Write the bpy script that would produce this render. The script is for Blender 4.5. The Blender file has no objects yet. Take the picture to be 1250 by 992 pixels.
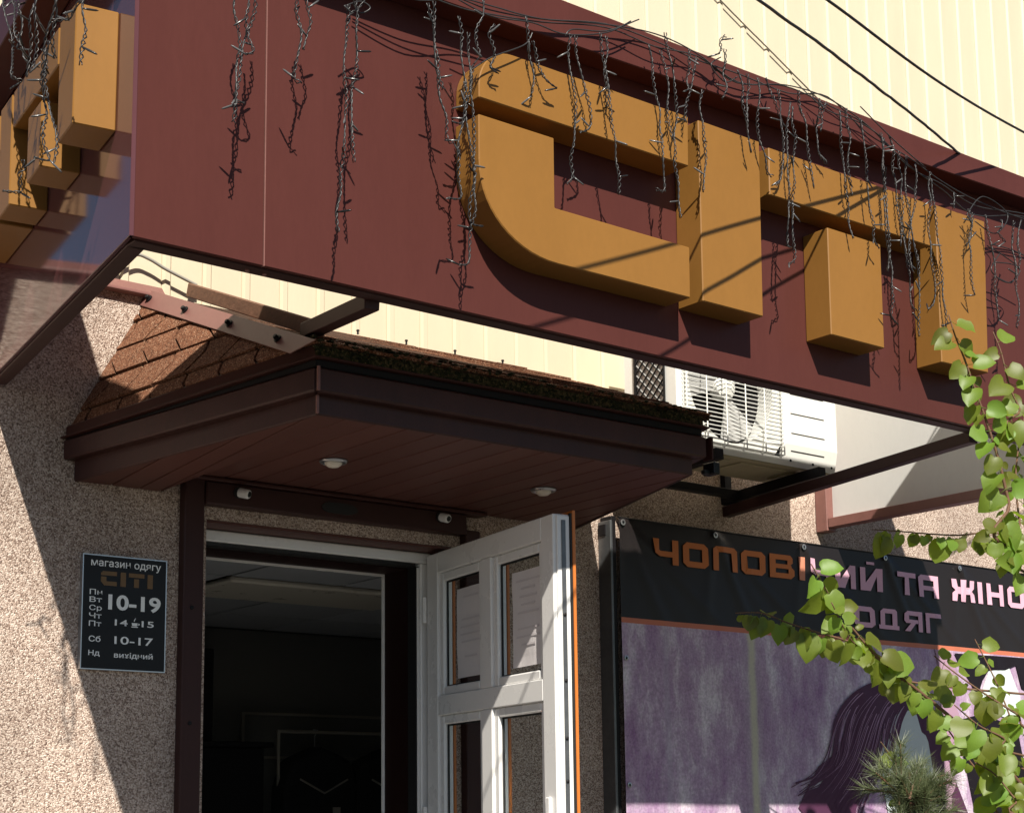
import bpy, math, random
import numpy as np
from mathutils import Vector, Matrix
random.seed(7)
SC = bpy.context.scene
COL = SC.collection
# ------------------------------------------------------------------ camera
FPX, PYX, YAW, PIT, ROL = 1986.2, 686.99, .671771, .155821, .0122753
def cam_axes():
    f = np.array([math.sin(YAW)*math.cos(PIT), math.cos(YAW)*math.cos(PIT), math.sin(PIT)])
    r = np.array([math.cos(YAW), -math.sin(YAW), 0.0]); d = np.cross(f, r)
    c, s = math.cos(ROL), math.sin(ROL)
    return c*r+s*d, -s*r+c*d, f
CR, CD, CF = cam_axes()
CAM = np.array([0.0, -5.0, 1.6])
cam = bpy.data.cameras.new('camera')
cam.sensor_fit = 'HORIZONTAL'; cam.sensor_width = 36.0
cam.lens = FPX/1250*36; cam.shift_x = 0; cam.shift_y = (PYX-496)/1250
cam.clip_start = .05; cam.clip_end = 500
camo = bpy.data.objects.new('camera', cam); COL.objects.link(camo)
mw = Matrix.Identity(4)
for i in range(3):
    mw[i][0] = CR[i]; mw[i][1] = -CD[i]; mw[i][2] = -CF[i]; mw[i][3] = CAM[i]
camo.matrix_world = mw
SC.camera = camo
# ------------------------------------------------------------------ sky, sun, exposure
SUN = Vector((.0545, .11, -.105)).normalized()
el = math.asin(-SUN.z); az = math.atan2(-SUN.x, -SUN.y)
W = bpy.data.worlds.new('World'); SC.world = W; W.use_nodes = True
nt = W.node_tree; bg = nt.nodes['Background']
sky = nt.nodes.new('ShaderNodeTexSky'); sky.sky_type = 'NISHITA'; sky.sun_disc = False
sky.air_density = .9; sky.dust_density = .3; sky.sun_elevation = el; sky.sun_rotation = az
nt.links.new(sky.outputs[0], bg.inputs[0]); bg.inputs[1].default_value = .05
sl = bpy.data.lights.new('sun', 'SUN'); sl.energy = 5.0; sl.angle = math.radians(.5); sl.color = (1, .94, .84)
slo = bpy.data.objects.new('sun', sl); COL.objects.link(slo)
slo.rotation_euler = SUN.to_track_quat('-Z', 'Y').to_euler(); slo.location = (-4, -12, 12)
SC.view_settings.view_transform = 'Standard'; SC.view_settings.look = 'None'
SC.view_settings.exposure = 0.62; SC.view_settings.gamma = 1
SC.cycles.max_bounces = 8
# ------------------------------------------------------------------ helpers
def ray(x, y):
    return CR*((x-625)/FPX)+CD*((y-PYX)/FPX)+CF
def at(x, y, Y):
    """point of the place seen at photo pixel x, y on the vertical plane at depth Y"""
    r = ray(x, y); t = (Y-CAM[1])/r[1]; return Vector(CAM+t*r)
class MB:
    def __init__(s): s.v = []; s.f = []
    def add(s, vs, fs):
        n = len(s.v); s.v += [tuple(v) for v in vs]; s.f += [tuple(n+i for i in f) for f in fs]; return s
    def box(s, x0, x1, y0, y1, z0, z1):
        return s.hexa([(x0,y0,z0),(x1,y0,z0),(x1,y1,z0),(x0,y1,z0),(x0,y0,z1),(x1,y0,z1),(x1,y1,z1),(x0,y1,z1)])
    def hexa(s, p):
        return s.add(p, [(3,2,1,0),(4,5,6,7),(0,1,5,4),(1,2,6,5),(2,3,7,6),(3,0,4,7)])
    def prism(s, poly, fn):
        """poly: 2d outline; fn(u, v, k) -> 3d with k = 0 (front) or 1 (back)"""
        n = len(poly)
        vs = [fn(u, v, 0) for u, v in poly]+[fn(u, v, 1) for u, v in poly]
        return s.add(vs, [tuple(range(n)), tuple(range(2*n-1, n-1, -1))]+[(i, n+i, n+(i+1) % n, (i+1) % n) for i in range(n)])
    def tube(s, path, r, k=6, cap=True):
        path = [Vector(p) for p in path]; n = len(path); rr = r if isinstance(r, (list, tuple)) else [r]*n
        t0 = (path[1]-path[0]).normalized(); a = t0.orthogonal().normalized(); vs = []
        for i, p in enumerate(path):
            t = (path[min(i+1, n-1)]-path[max(i-1, 0)])
            if t.length > 1e-9: t.normalize()
            else: t = t0
            a = (a-t*a.dot(t)); a = a.normalized() if a.length > 1e-6 else t.orthogonal().normalized(); b = t.cross(a)
            for j in range(k):
                q = 2*math.pi*j/k; vs.append(p+(a*math.cos(q)+b*math.sin(q))*rr[i])
        fs = [(i*k+j, i*k+(j+1) % k, (i+1)*k+(j+1) % k, (i+1)*k+j) for i in range(n-1) for j in range(k)]
        if cap: fs += [tuple(range(k-1, -1, -1)), tuple((n-1)*k+j for j in range(k))]
        return s.add(vs, fs)
    def lathe(s, c, ax, prof, k=20):
        """prof: list of (radius, distance along ax)"""
        ax = Vector(ax).normalized(); a = ax.orthogonal().normalized(); b = ax.cross(a); c = Vector(c); n = len(prof)
        vs = [c+ax*h+(a*math.cos(2*math.pi*j/k)+b*math.sin(2*math.pi*j/k))*r for r, h in prof for j in range(k)]
        fs = [(i*k+j, i*k+(j+1) % k, (i+1)*k+(j+1) % k, (i+1)*k+j) for i in range(n-1) for j in range(k)]
        fs += [tuple(range(k-1, -1, -1)), tuple((n-1)*k+j for j in range(k))]
        return s.add(vs, fs)
    def mesh(s, name, smooth=False):
        m = bpy.data.meshes.new(name); m.from_pydata(s.v, [], s.f); m.validate()
        import bmesh
        b = bmesh.new(); b.from_mesh(m); bmesh.ops.recalc_face_normals(b, faces=b.faces); b.to_mesh(m); b.free()
        if smooth: m.polygons.foreach_set('use_smooth', [True]*len(m.polygons))
        return m
def tag(o, label=None, cat=None, group=None, kind=None):
    if label: o['label'] = label
    if cat: o['category'] = cat
    if group: o['group'] = group
    if kind: o['kind'] = kind
    return o
def empty(name, loc, label, cat, group=None, rz=0):
    o = bpy.data.objects.new(name, None); COL.objects.link(o); o.location = loc; o.rotation_euler = (0, 0, rz)
    o.empty_display_size = .1
    return tag(o, label, cat, group)
WORLD = {}
def origin(p):
    v = Vector((0, 0, 0))
    while p is not None: v += WORLD.get(p.name, p.location); p = p.parent
    return v
def put(name, mb, mat, parent=None, bevel=0, smooth=False, local=False, seg=1):
    """link a mesh object; geometry is given in world coordinates (local=True: in the parent's)"""
    m = mb.mesh(name, smooth) if isinstance(mb, MB) else mb
    o = bpy.data.objects.new(name, m)
    if mat is not None and not m.materials: m.materials.append(mat)
    COL.objects.link(o)
    if parent is not None:
        o.parent = parent
        if not local: o.location = -origin(parent)
    if bevel:
        b = o.modifiers.new('bevel', 'BEVEL'); b.width = bevel; b.segments = seg; b.limit_method = 'ANGLE'; b.angle_limit = math.radians(40)
    return o
# ------------------------------------------------------------------ materials
def mat(name, base, rough=.5, var=.12, scale=6, metal=0, bump=0, bscale=60, spec=.5, rvar=.1, streak=None, coat=0, rand=0, sheen=None):
    m = bpy.data.materials.new(name); m.use_nodes = True; n = m.node_tree; N = n.nodes; L = n.links
    p = N['Principled BSDF']; p.inputs['Metallic'].default_value = metal; p.inputs['Roughness'].default_value = rough
    p.inputs['Specular IOR Level'].default_value = spec; p.inputs['Coat Weight'].default_value = coat
    tc = N.new('ShaderNodeNewGeometry')
    no = N.new('ShaderNodeTexNoise'); no.inputs['Scale'].default_value = scale; no.inputs['Detail'].default_value = 6; no.inputs['Roughness'].default_value = .65
    mp = N.new('ShaderNodeMapping'); L.new(tc.outputs['Position'], mp.inputs[0]); L.new(mp.outputs[0], no.inputs['Vector'])
    if streak: mp.inputs['Scale'].default_value = streak
    mr = N.new('ShaderNodeMapRange'); mr.inputs['From Min'].default_value = .25; mr.inputs['From Max'].default_value = .75
    mr.inputs['To Min'].default_value = 1-var; mr.inputs['To Max'].default_value = 1+var
    nf = N.new('ShaderNodeTexNoise'); nf.inputs['Scale'].default_value = 55; nf.inputs['Detail'].default_value = 5; nf.inputs['Roughness'].default_value = .7
    L.new(mp.outputs[0], nf.inputs['Vector']); av = N.new('ShaderNodeMix'); av.data_type = 'FLOAT'; av.inputs[0].default_value = .38
    L.new(no.outputs[0], av.inputs[2]); L.new(nf.outputs[0], av.inputs[3]); L.new(av.outputs[0], mr.inputs[0])
    mx = N.new('ShaderNodeMix'); mx.data_type = 'RGBA'; mx.blend_type = 'MULTIPLY'; mx.inputs[0].default_value = 1
    mx.inputs[6].default_value = (*base, 1); cc = N.new('ShaderNodeCombineColor')
    for i in range(3): L.new(mr.outputs[0], cc.inputs[i])
    L.new(cc.outputs[0], mx.inputs[7]); out = mx.outputs[2]
    if rand:
        oi = N.new('ShaderNodeObjectInfo'); hs = N.new('ShaderNodeHueSaturation')
        m2 = N.new('ShaderNodeMapRange'); m2.inputs['To Min'].default_value = 1-rand; m2.inputs['To Max'].default_value = 1+rand
        L.new(oi.outputs['Random'], m2.inputs[0]); L.new(m2.outputs[0], hs.inputs['Value']); L.new(out, hs.inputs['Color']); out = hs.outputs[0]
    L.new(out, p.inputs['Base Color'])
    if rvar:
        r2 = N.new('ShaderNodeMapRange'); r2.inputs['To Min'].default_value = max(.02, rough-rvar); r2.inputs['To Max'].default_value = min(1, rough+rvar)
        L.new(no.outputs[0], r2.inputs[0]); L.new(r2.outputs[0], p.inputs['Roughness'])
    if bump:
        nb = N.new('ShaderNodeTexNoise'); nb.inputs['Scale'].default_value = bscale; nb.inputs['Detail'].default_value = 4
        L.new(tc.outputs['Position'], nb.inputs['Vector'])
        bp = N.new('ShaderNodeBump'); bp.inputs['Strength'].default_value = bump; bp.inputs['Distance'].default_value = .004
        L.new(nb.outputs[0], bp.inputs['Height']); L.new(bp.outputs[0], p.inputs['Normal'])
    return m
def speckle(name, cols, scale, bump, dist=.006, rough=.85, detail=None, big=.15):
    """granules: each voronoi cell takes a colour from cols = [(pos, rgb)...]"""
    m = bpy.data.materials.new(name); m.use_nodes = True; n = m.node_tree; N = n.nodes; L = n.links
    p = N['Principled BSDF']; p.inputs['Roughness'].default_value = rough; p.inputs['Specular IOR Level'].default_value = .25
    g = N.new('ShaderNodeNewGeometry'); v = N.new('ShaderNodeTexVoronoi'); v.inputs['Scale'].default_value = scale
    nz = N.new('ShaderNodeTexNoise'); nz.inputs['Scale'].default_value = scale*.7; nz.inputs['Detail'].default_value = 2
    ad = N.new('ShaderNodeVectorMath'); ad.operation = 'MULTIPLY_ADD'; ad.inputs[1].default_value = (.9/scale,)*3
    L.new(g.outputs['Position'], nz.inputs['Vector']); L.new(nz.outputs['Color'], ad.inputs[0]); L.new(g.outputs['Position'], ad.inputs[2])
    L.new(ad.outputs[0], v.inputs['Vector'])
    sp = N.new('ShaderNodeSeparateColor'); L.new(v.outputs['Color'], sp.inputs[0])
    cr = N.new('ShaderNodeValToRGB'); e = cr.color_ramp.elements
    while len(e) < len(cols): e.new(.5)
    for i, (q, c) in enumerate(cols): e[i].position = q; e[i].color = (*c, 1)
    L.new(sp.outputs[0], cr.inputs[0])
    n2 = N.new('ShaderNodeTexNoise'); n2.inputs['Scale'].default_value = 1.7; n2.inputs['Detail'].default_value = 5; L.new(g.outputs['Position'], n2.inputs['Vector'])
    mr = N.new('ShaderNodeMapRange'); mr.inputs['From Min'].default_value = .3; mr.inputs['From Max'].default_value = .7
    mr.inputs['To Min'].default_value = 1-big; mr.inputs['To Max'].default_value = 1+big; L.new(n2.outputs[0], mr.inputs[0])
    hs = N.new('ShaderNodeHueSaturation'); L.new(cr.outputs[0], hs.inputs['Color']); L.new(mr.outputs[0], hs.inputs['Value'])
    L.new(hs.outputs[0], p.inputs['Base Color'])
    bp = N.new('ShaderNodeBump'); bp.invert = True; bp.inputs['Strength'].default_value = bump; bp.inputs['Distance'].default_value = dist
    L.new(v.outputs['Distance'], bp.inputs['Height']); L.new(bp.outputs[0], p.inputs['Normal'])
    return m
M = {}
M['maroon'] = mat('maroon_painted_metal', (.080, .025, .0205), .36, .13, 2.2, rvar=.10, spec=.13, bump=.10, bscale=2.5, streak=(2.2, 2.2, .45))
M['side'] = mat('glossy_maroon_side', (.095, .034, .036), .09, .08, 2.2, rvar=.04, spec=.6)
M['brown'] = mat('dark_brown_metal', (.042, .017, .015), .45, .18, 5, spec=.2, bump=.05, bscale=30)
M['brown_trim'] = mat('brown_trim', (.055, .020, .016), .45, .25, 7, spec=.2, bump=.08, bscale=40)
M['gutter'] = mat('weathered_gutter', (.050, .020, .017), .42, .4, 5, spec=.3, bump=.1, bscale=25, streak=(1.5, 1.5, .6))
M['soffit'] = mat('brown_soffit_plank', (.115, .047, .037), .45, .12, 4, spec=.2, rand=.1, rvar=.08)
M['dark'] = mat('black_steel', (.010, .009, .010), .5, .2, 8, spec=.2)
M['gold'] = mat('ochre_letter_face', (.238, .112, .025), .42, .10, 3.0, spec=.25, bump=.015, bscale=8, rvar=.08, streak=(1, 1, .5))
M['cream'] = mat('cream_siding', (.62, .535, .385), .5, .05, 2.5, rvar=.08, streak=(3, 3, .6), rand=.02)
M['pebble'] = speckle('pebbledash', [(0, (.15, .10, .078)), (.2, (.30, .212, .165)), (.45, (.44, .33, .265)), (.7, (.56, .445, .365)), (1, (.74, .62, .53))], 245, .85, .0042, big=.24)
M['shingle'] = speckle('shingle_granules', [(0, (.07, .028, .015)), (.3, (.14, .058, .030)), (.6, (.205, .085, .044)), (.85, (.27, .125, .068)), (1, (.40, .25, .16))], 260, .8, .003)
M['felt'] = speckle('roof_felt', [(0, (.02, .009, .005)), (1, (.06, .026, .014))], 200, .6, .003)
M['moss'] = speckle('mossy_shingle_edge', [(0, (.012, .014, .006)), (.4, (.03, .035, .012)), (.7, (.06, .05, .025)), (1, (.11, .09, .04))], 120, 1, .008)
M['mossy'] = speckle('green_moss', [(0, (.05, .07, .01)), (1, (.22, .26, .03))], 300, 1, .01)
M['flash'] = mat('galvanised_brown_flashing', (.21, .095, .080), .45, .15, 12, bump=.05)
M['wood'] = mat('weathered_plank', (.17, .085, .05), .75, .5, 18, bump=.4, bscale=70, streak=(14, 1.2, 5))
M['pvc'] = mat('white_pvc', (.80, .79, .77), .28, .04, 3, rvar=.06)
M['orange'] = mat('orange_laminate', (.55, .16, .025), .4, .15, 30, streak=(12, 12, 1))
M['steel'] = mat('bright_steel_strip', (.5, .52, .54), .3, .15, 14, metal=.9)
M['galv'] = mat('dull_galvanised_steel', (.13, .135, .14), .38, .3, 9, metal=.6)
M['gasket'] = mat('black_rubber', (.01, .01, .01), .6, .1, 8)
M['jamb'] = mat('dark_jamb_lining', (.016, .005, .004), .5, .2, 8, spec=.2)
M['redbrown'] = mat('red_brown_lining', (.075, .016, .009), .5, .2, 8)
M['black'] = mat('black_plastic', (.008, .008, .009), .35, .1, 6, spec=.25)
M['white'] = mat('white_print', (.90, .91, .88), .45, .02, 6)
M['bronze'] = mat('bronze_print', (.17, .09, .028), .45, .1, 10)
M['acwhite'] = mat('air_conditioner_enamel', (.80, .80, .75), .35, .05, 5, rvar=.08)
M['acfan'] = mat('grey_fan_plastic', (.42, .42, .41), .4, .05, 5)
M['acbase'] = mat('air_conditioner_base', (.42, .36, .22), .45, .15, 9)
M['wire'] = mat('dark_light_string', (.026, .025, .025), .38, .3, 50, spec=.5)
M['bulb'] = mat('light_string_bulb', (.06, .06, .06), .22, .3, 60, rand=.9)
M['cable'] = mat('black_cable', (.012, .012, .014), .5, .1, 9)
M['greycable'] = mat('grey_cable', (.30, .28, .24), .6, .1, 9)
M['duskcable'] = mat('brown_grey_cable', (.13, .115, .09), .7, .1, 9)
M['bark'] = mat('twig_bark', (.13, .065, .035), .75, .3, 30, bump=.3)
M['paper'] = mat('paper_sheet', (.72, .68, .68), .8, .05, 9, bump=.5, bscale=14)
M['ink'] = mat('faint_print', (.62, .58, .59), .8, .05, 9)
M['ceiling'] = mat('ceiling_tile', (.46, .48, .51), .7, .08, 20, rand=.18)
M['floortile'] = mat('pale_floor_tile', (.62, .60, .56), .2, .08, 3)
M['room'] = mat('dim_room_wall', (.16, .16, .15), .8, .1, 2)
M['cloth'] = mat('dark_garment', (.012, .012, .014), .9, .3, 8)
M['asphalt'] = speckle('asphalt', [(0, (.02, .02, .02)), (.6, (.05, .05, .048)), (1, (.09, .088, .085))], 120, .6, .004)
M['paving'] = mat('paving_concrete', (.085, .08, .073), .85, .2, 4, bump=.3, rand=.08)
M['panelwhite'] = mat('white_inner_panel', (.62, .62, .60), .5, .06, 3, streak=(1, 1, .5))
M['lens'] = mat('lamp_lens', (.75, .70, .6), .3, .05, 8)
def glass_mat():
    m = bpy.data.materials.new('window_glass'); m.use_nodes = True; p = m.node_tree.nodes['Principled BSDF']
    p.inputs['Base Color'].default_value = (.9, .95, .95, 1); p.inputs['Roughness'].default_value = .02
    p.inputs['Transmission Weight'].default_value = 1; p.inputs['IOR'].default_value = 1.05; p.inputs['Specular IOR Level'].default_value = .8
    return m
M['glass'] = glass_mat()
def leaf_mat(name, c, tc, rough=.48):
    m = bpy.data.materials.new(name); m.use_nodes = True; n = m.node_tree; N = n.nodes; L = n.links
    p = N['Principled BSDF']; p.inputs['Roughness'].default_value = rough; p.inputs['Specular IOR Level'].default_value = .5
    oi = N.new('ShaderNodeObjectInfo'); hs = N.new('ShaderNodeHueSaturation'); hs.inputs['Color'].default_value = (*c, 1)
    a = N.new('ShaderNodeMapRange'); a.inputs['To Min'].default_value = .5; a.inputs['To Max'].default_value = 1.35; L.new(oi.outputs['Random'], a.inputs[0]); L.new(a.outputs[0], hs.inputs['Value'])
    h = N.new('ShaderNodeMapRange'); h.inputs['To Min'].default_value = .445; h.inputs['To Max'].default_value = .525; L.new(oi.outputs['Random'], h.inputs[0]); L.new(h.outputs[0], hs.inputs['Hue'])
    tx = N.new('ShaderNodeTexCoord'); no = N.new('ShaderNodeTexNoise'); no.inputs['Scale'].default_value = 40; L.new(tx.outputs['Object'], no.inputs['Vector'])
    mr = N.new('ShaderNodeMapRange'); mr.inputs['To Min'].default_value = .8; mr.inputs['To Max'].default_value = 1.2; L.new(no.outputs[0], mr.inputs[0])
    h2 = N.new('ShaderNodeHueSaturation'); L.new(hs.outputs[0], h2.inputs['Color']); L.new(mr.outputs[0], h2.inputs['Value'])
    L.new(h2.outputs[0], p.inputs['Base Color'])
    t = N.new('ShaderNodeBsdfTranslucent'); t.inputs[0].default_value = (*tc, 1)
    mx = N.new('ShaderNodeMixShader'); mx.inputs[0].default_value = .38
    L.new(p.outputs[0], mx.inputs[1]); L.new(t.outputs[0], mx.inputs[2]); L.new(mx.outputs[0], N['Material Output'].inputs[0])
    return m
M['leaf'] = leaf_mat('round_leaf', (.140, .215, .026), (.32, .46, .025))
M['needle'] = leaf_mat('pine_needle', (.15, .20, .09), (.14, .19, .04), .4)

def ellipse(cx, cy, rx, ry, a0, a1, n, e=1.0):
    r = []
    for i in range(n+1):
        a = math.radians(a0+(a1-a0)*i/n); c, s = math.cos(a), math.sin(a)
        r.append((cx+rx*math.copysign(abs(c)**e, c), cy+ry*math.copysign(abs(s)**e, s)))
    return r
# ================================================================== SETTING: ground
g = MB().box(-60, 60, -70, 12, -.4, 0); tag(put('ground', g, M['asphalt']), kind='structure')
pv = tag(bpy.data.objects.new('pavement', None), kind='structure'); COL.objects.link(pv)
put('kerb', MB().box(-8, 14, -3.4, -3.25, -.05, .13), M['paving'], pv, .01)
sm = MB().box(0, .59, 0, .59, 0, .12).mesh('paving_slab')
sm.materials.append(M['paving'])
for i in range(36):
    for j in range(5):
        o = put('paving_slab', sm, None, pv); o.location = (-8+.6*i, -3.245+.6*j, random.uniform(0, .006))
# ================================================================== BUILDING
bld = empty('shop_building', (3, 0, 0), 'shop building with speckled pebbledash ground floor and cream ribbed siding above', 'building')
w = MB()
w.box(-1.5, 2.625, 0, .12, 0, 3.40); w.box(3.68, 13, 0, .12, 0, 3.40); w.box(2.625, 3.68, 0, .12, 2.64, 3.40)
put('wall', w, M['pebble'], bld)
put('wall_core', MB().box(-1.5, 2.60, .13, .32, 0, 3.4).box(3.70, 13, .13, .32, 0, 3.4).box(2.60, 3.70, .13, .32, 2.66, 3.4).box(1.83, 13, .13, .32, 3.4, 9).box(1.80, 1.829, .03, .32, 3.4, 9).box(-1.5, 1.79, .0, 6, 3.401, 3.43), M['room'], bld)
put('ledge_flashing', MB().hexa([(-1.5,-.035,3.385),(2.44,-.035,3.385),(2.44,.0,3.385),(-1.5,.0,3.385),(-1.5,-.035,3.395),(2.44,-.035,3.395),(2.44,.0,3.435),(-1.5,.0,3.435)]), M['flash'], bld, .003)
# one siding panel, repeated: a raised rib, then a flat field
prof = [(0, .017), (.001, .0125), (.010, .0025), (.028, .0025), (.036, .0125), (.155, .0125), (.1565, .017)]
sd = MB(); n = len(prof)
sd.add([(x, y, 3.402) for x, y in prof]+[(x, y, 8.6) for x, y in prof], [(i, i+1, n+i+1, n+i) for i in range(n-1)])
sdm = sd.mesh('siding_panel'); sdm.materials.append(M['cream'])
for i in range(71):
    o = put('siding_panel', sdm, None, bld); o.location = (2.285-.157*3+.157*i-3, random.uniform(-.001, .001), 0)
put('lintel_lining', MB().box(2.63, 3.68, .006, .118, 2.630, 2.639), M['redbrown'], bld)
put('conduit', MB().box(4.645, 4.672, -.02, .005, 3.403, 4.1).box(4.6725, 4.682, -.026, .005, 3.403, 4.1), M['pvc'], bld, .002)
# ================================================================== SHOP SIGN
PD = Vector((.1428, .9898, 0)); PN = Vector((-.9898, .1428, 0)); P0 = Vector((1.618, -1.5, 0))
def side(s, z, off): q = P0+PD*s+PN*off; return (q.x, q.y, z)
sign = empty('shop_sign', (3.6, -1.2, 0), 'wide maroon sign box with raised ochre letters spelling CITI above the entrance', 'sign')
ZB, ZT = 2.998, 4.005
put('panel', MB().box(1.62, 1.985, -1.5, -1.485, ZB, ZT), M['maroon'], sign, .0015)
put('seam_bead', MB().box(1.9862, 1.9888, -1.5012, -1.486, ZB, ZT), M['flash'], sign)
put('panel', MB().box(1.990, 5.845, -1.5, -1.485, ZB, ZT), M['maroon'], sign, .0015)
def sp(s0, s1, o0, o1, z0, z1):
    m = MB(); m.hexa([side(s0,z0,o0),side(s1,z0,o0),side(s1,z0,o1),side(s0,z0,o1),side(s0,z1,o0),side(s1,z1,o0),side(s1,z1,o1),side(s0,z1,o1)]); return m
put('side_panel', sp(.0, 1.50, 0, -.012, ZB, ZT+.10), M['side'], sign, .0015)
put('side_rail', sp(.06, 1.50, -.013, -.06, ZB-.004, ZB+.05), M['brown'], sign, .002)
put('bottom_rail', MB().box(1.64, 5.84, -1.484, -1.435, ZB-.004, ZB+.05), M['brown'], sign, .002)
put('top_rail', MB().box(1.66, 5.83, -1.484, -1.44, ZT-.06, ZT-.01), M['brown'], sign, .002)
m = MB(); m.hexa([(1.55,-1.585,3.822),(5.86,-1.585,3.935),(5.86,-1.501,3.935),(1.55,-1.501,3.822),(1.55,-1.58,3.985),(5.86,-1.58,4.015),(5.86,-1.501,4.015),(1.55,-1.501,3.985)])
put('top_strip', m, M['maroon'], sign, .003)
put('side_strip', sp(-.03, 1.50, .002, .11, 3.89, 4.03), M['maroon'], sign, .003)
for x in (1.68, 3.0, 4.4): put('stud', MB().box(x, x+.04, -1.484, -1.44, ZB+.052, ZT-.062), M['brown'], sign)
for x in (2.012, 1.962): put('screw', MB().lathe((x, -1.46, ZB-.004), (0, 0, -1), [(.006, 0), (.006, .004), (.003, .006)], 8), M['flash'], sign)
def fr(u, v, k): return (u, -1.61 if k == 0 else -1.5005, v)
def letter(name, polys, fn, parent, lab=None):
    root = None
    for p in polys:
        b = MB(); b.prism(p, fn)
        if root is None:
            root = put(name, b, M['gold'], parent, .003)
            if lab: root['label'] = lab
        else: put('stroke', b, M['gold'], root, .003).location = (0, 0, 0)
    return root
Ctop = [(2.599, 3.583), (3.412, 3.583), (3.417, 3.747)]+ellipse(2.722, 3.622, .123, .122, 90, 180, 10)
Cbody = [(2.870, 3.534), (2.869, 3.323), (3.406, 3.321), (3.403, 3.159)]+ellipse(2.880, 3.402, .283, .245, 270, 180, 14, .95)+[(2.597, 3.534)]
letter('letter', [Ctop, Cbody], fr, sign, 'large ochre letter C with a notch above its body')
letter('letter', [[(3.457, 3.160), (3.725, 3.160), (3.737, 3.748), (3.460, 3.748)]], fr, sign, 'tall ochre letter I between the C and the T')
letter('letter', [[(3.777, 3.578), (4.606, 3.583), (4.612, 3.742), (3.780, 3.740)], [(4.050, 3.160), (4.322, 3.160), (4.328, 3.530), (4.054, 3.530)]], fr, sign, 'ochre letter T with its stem hung below the bar')
letter('letter', [[(4.636, 3.165), (4.907, 3.170), (4.938, 3.750), (4.646, 3.747)]], fr, sign, 'ochre letter I at the right end behind the leaves')
def sf(u, v, k): return side(u, v, .11 if k == 0 else .0005)
letter('letter', [[(.137, 3.315), (.280, 3.315), (.285, 3.645), (.132, 3.632)]], sf, sign, 'small ochre letter I beside the sign corner')
letter('letter', [[(.295, 3.535), (.780, 3.552), (.780, 3.660), (.298, 3.640)], [(.457, 3.320), (.596, 3.320), (.598, 3.510), (.457, 3.505)]], sf, sign, 'small ochre letter T on the side panel')
letter('letter', [[(.796, 3.330), (.930, 3.330), (.940, 3.668), (.803, 3.662)]], sf, sign, 'small ochre letter I far along the side panel')
letter('letter', [[(.96, 3.55), (1.42, 3.56), (1.42, 3.60), (1.38, 3.665), (.96, 3.66)], [(.96, 3.33), (1.30, 3.33), (1.42, 3.43), (1.42, 3.53), (1.27, 3.53), (1.27, 3.43), (.96, 3.43)]], sf, sign, 'small ochre letter C nearest the wall')
# white right end of the box, its edge angle and wall post
put('end_panel', MB().box(5.845, 5.857, -1.5, -.07, ZB-.03, ZT), M['panelwhite'], sign)
put('end_rail', MB().box(5.805, 5.858, -1.5, -.0715, ZB-.075, ZB-.031).box(5.858, 5.864, -1.5, -.0715, ZB-.075, ZT), M['flash'], sign, .002)
put('wall_post', MB().box(5.80, 5.862, -.07, -.001, ZB-.09, 3.38), M['flash'], sign, .003)
def beam(p, q, w, h):
    p, q = Vector(p), Vector(q); t = (q-p).normalized(); s = t.cross(Vector((0, 0, 1))).normalized(); u = s.cross(t)
    return MB().hexa([p-s*w-u*h, p+s*w-u*h, q+s*w-u*h, q-s*w-u*h, p-s*w+u*h, p+s*w+u*h, q+s*w+u*h, q-s*w+u*h])
put('brace', beam((5.20, -.001, 2.94), (5.04, -1.436, 2.985), .022, .022), M['brown'], sign, .002)
put('brace', beam((2.46, -.93, 3.052), (2.36, -1.436, 2.992), .022, .022), M['brown'], sign, .002)

# ================================================================== DOOR CANOPY
can = empty('door_canopy', (3.1, 0, 2.6), 'brown entrance canopy with plank soffit and shingled hip roof', 'canopy')
A = Vector((2.447, -1.013, 2.779)); B = Vector((3.965, -1.035, 2.779)); WL = Vector((2.135, -.002, 2.714)); WR = Vector((4.315, -.002, 2.772))
def soff(x, back):
    """underside height of plank seam at x: at the front edge, or against the wall"""
    if back: return 2.714 if x < 2.47 else (2.779 if x > 2.56 else 2.714+.065*(x-2.47)/.09)
    return 2.779
def front_y(x):
    if x < A.x: t = (x-WL.x)/(A.x-WL.x); return WL.y+(A.y-WL.y)*t
    if x > B.x: t = (x-B.x)/(WR.x-B.x); return B.y+(WR.y-B.y)*t
    return A.y+(B.y-A.y)*(x-A.x)/(B.x-A.x)
def front_z(x):
    if x < A.x: return 2.714+.065*(x-WL.x)/(A.x-WL.x)
    return 2.779
xs = [2.15, 2.27, 2.37]; x = 2.447
while x < 4.30: xs.append(x); x += .1085
for x0, x1 in zip(xs, xs[1:]+[4.31]):
    x1 -= .006; t = .012
    pts = []
    for x in (x0, x1): pts += [Vector((x, front_y(x)+.012, front_z(x))), Vector((x, -.004, soff(x, True)))]
    a, b, c, d = pts
    up = Vector((0, 0, t))
    put('soffit_plank', MB().hexa([a, c, d, b, a+up, c+up, d+up, b+up]), M['soffit'], can, .002)
put('soffit_backing', MB().add([(2.15,-.01,2.734),(2.447,-1.0,2.797),(3.96,-1.02,2.797),(4.30,-.01,2.797),(2.56,-.01,2.797),(2.47,-.01,2.734)], [(0,1,4,5),(1,2,3,4)]), M['dark'], can)
def out(p, d):
    return p
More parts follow.
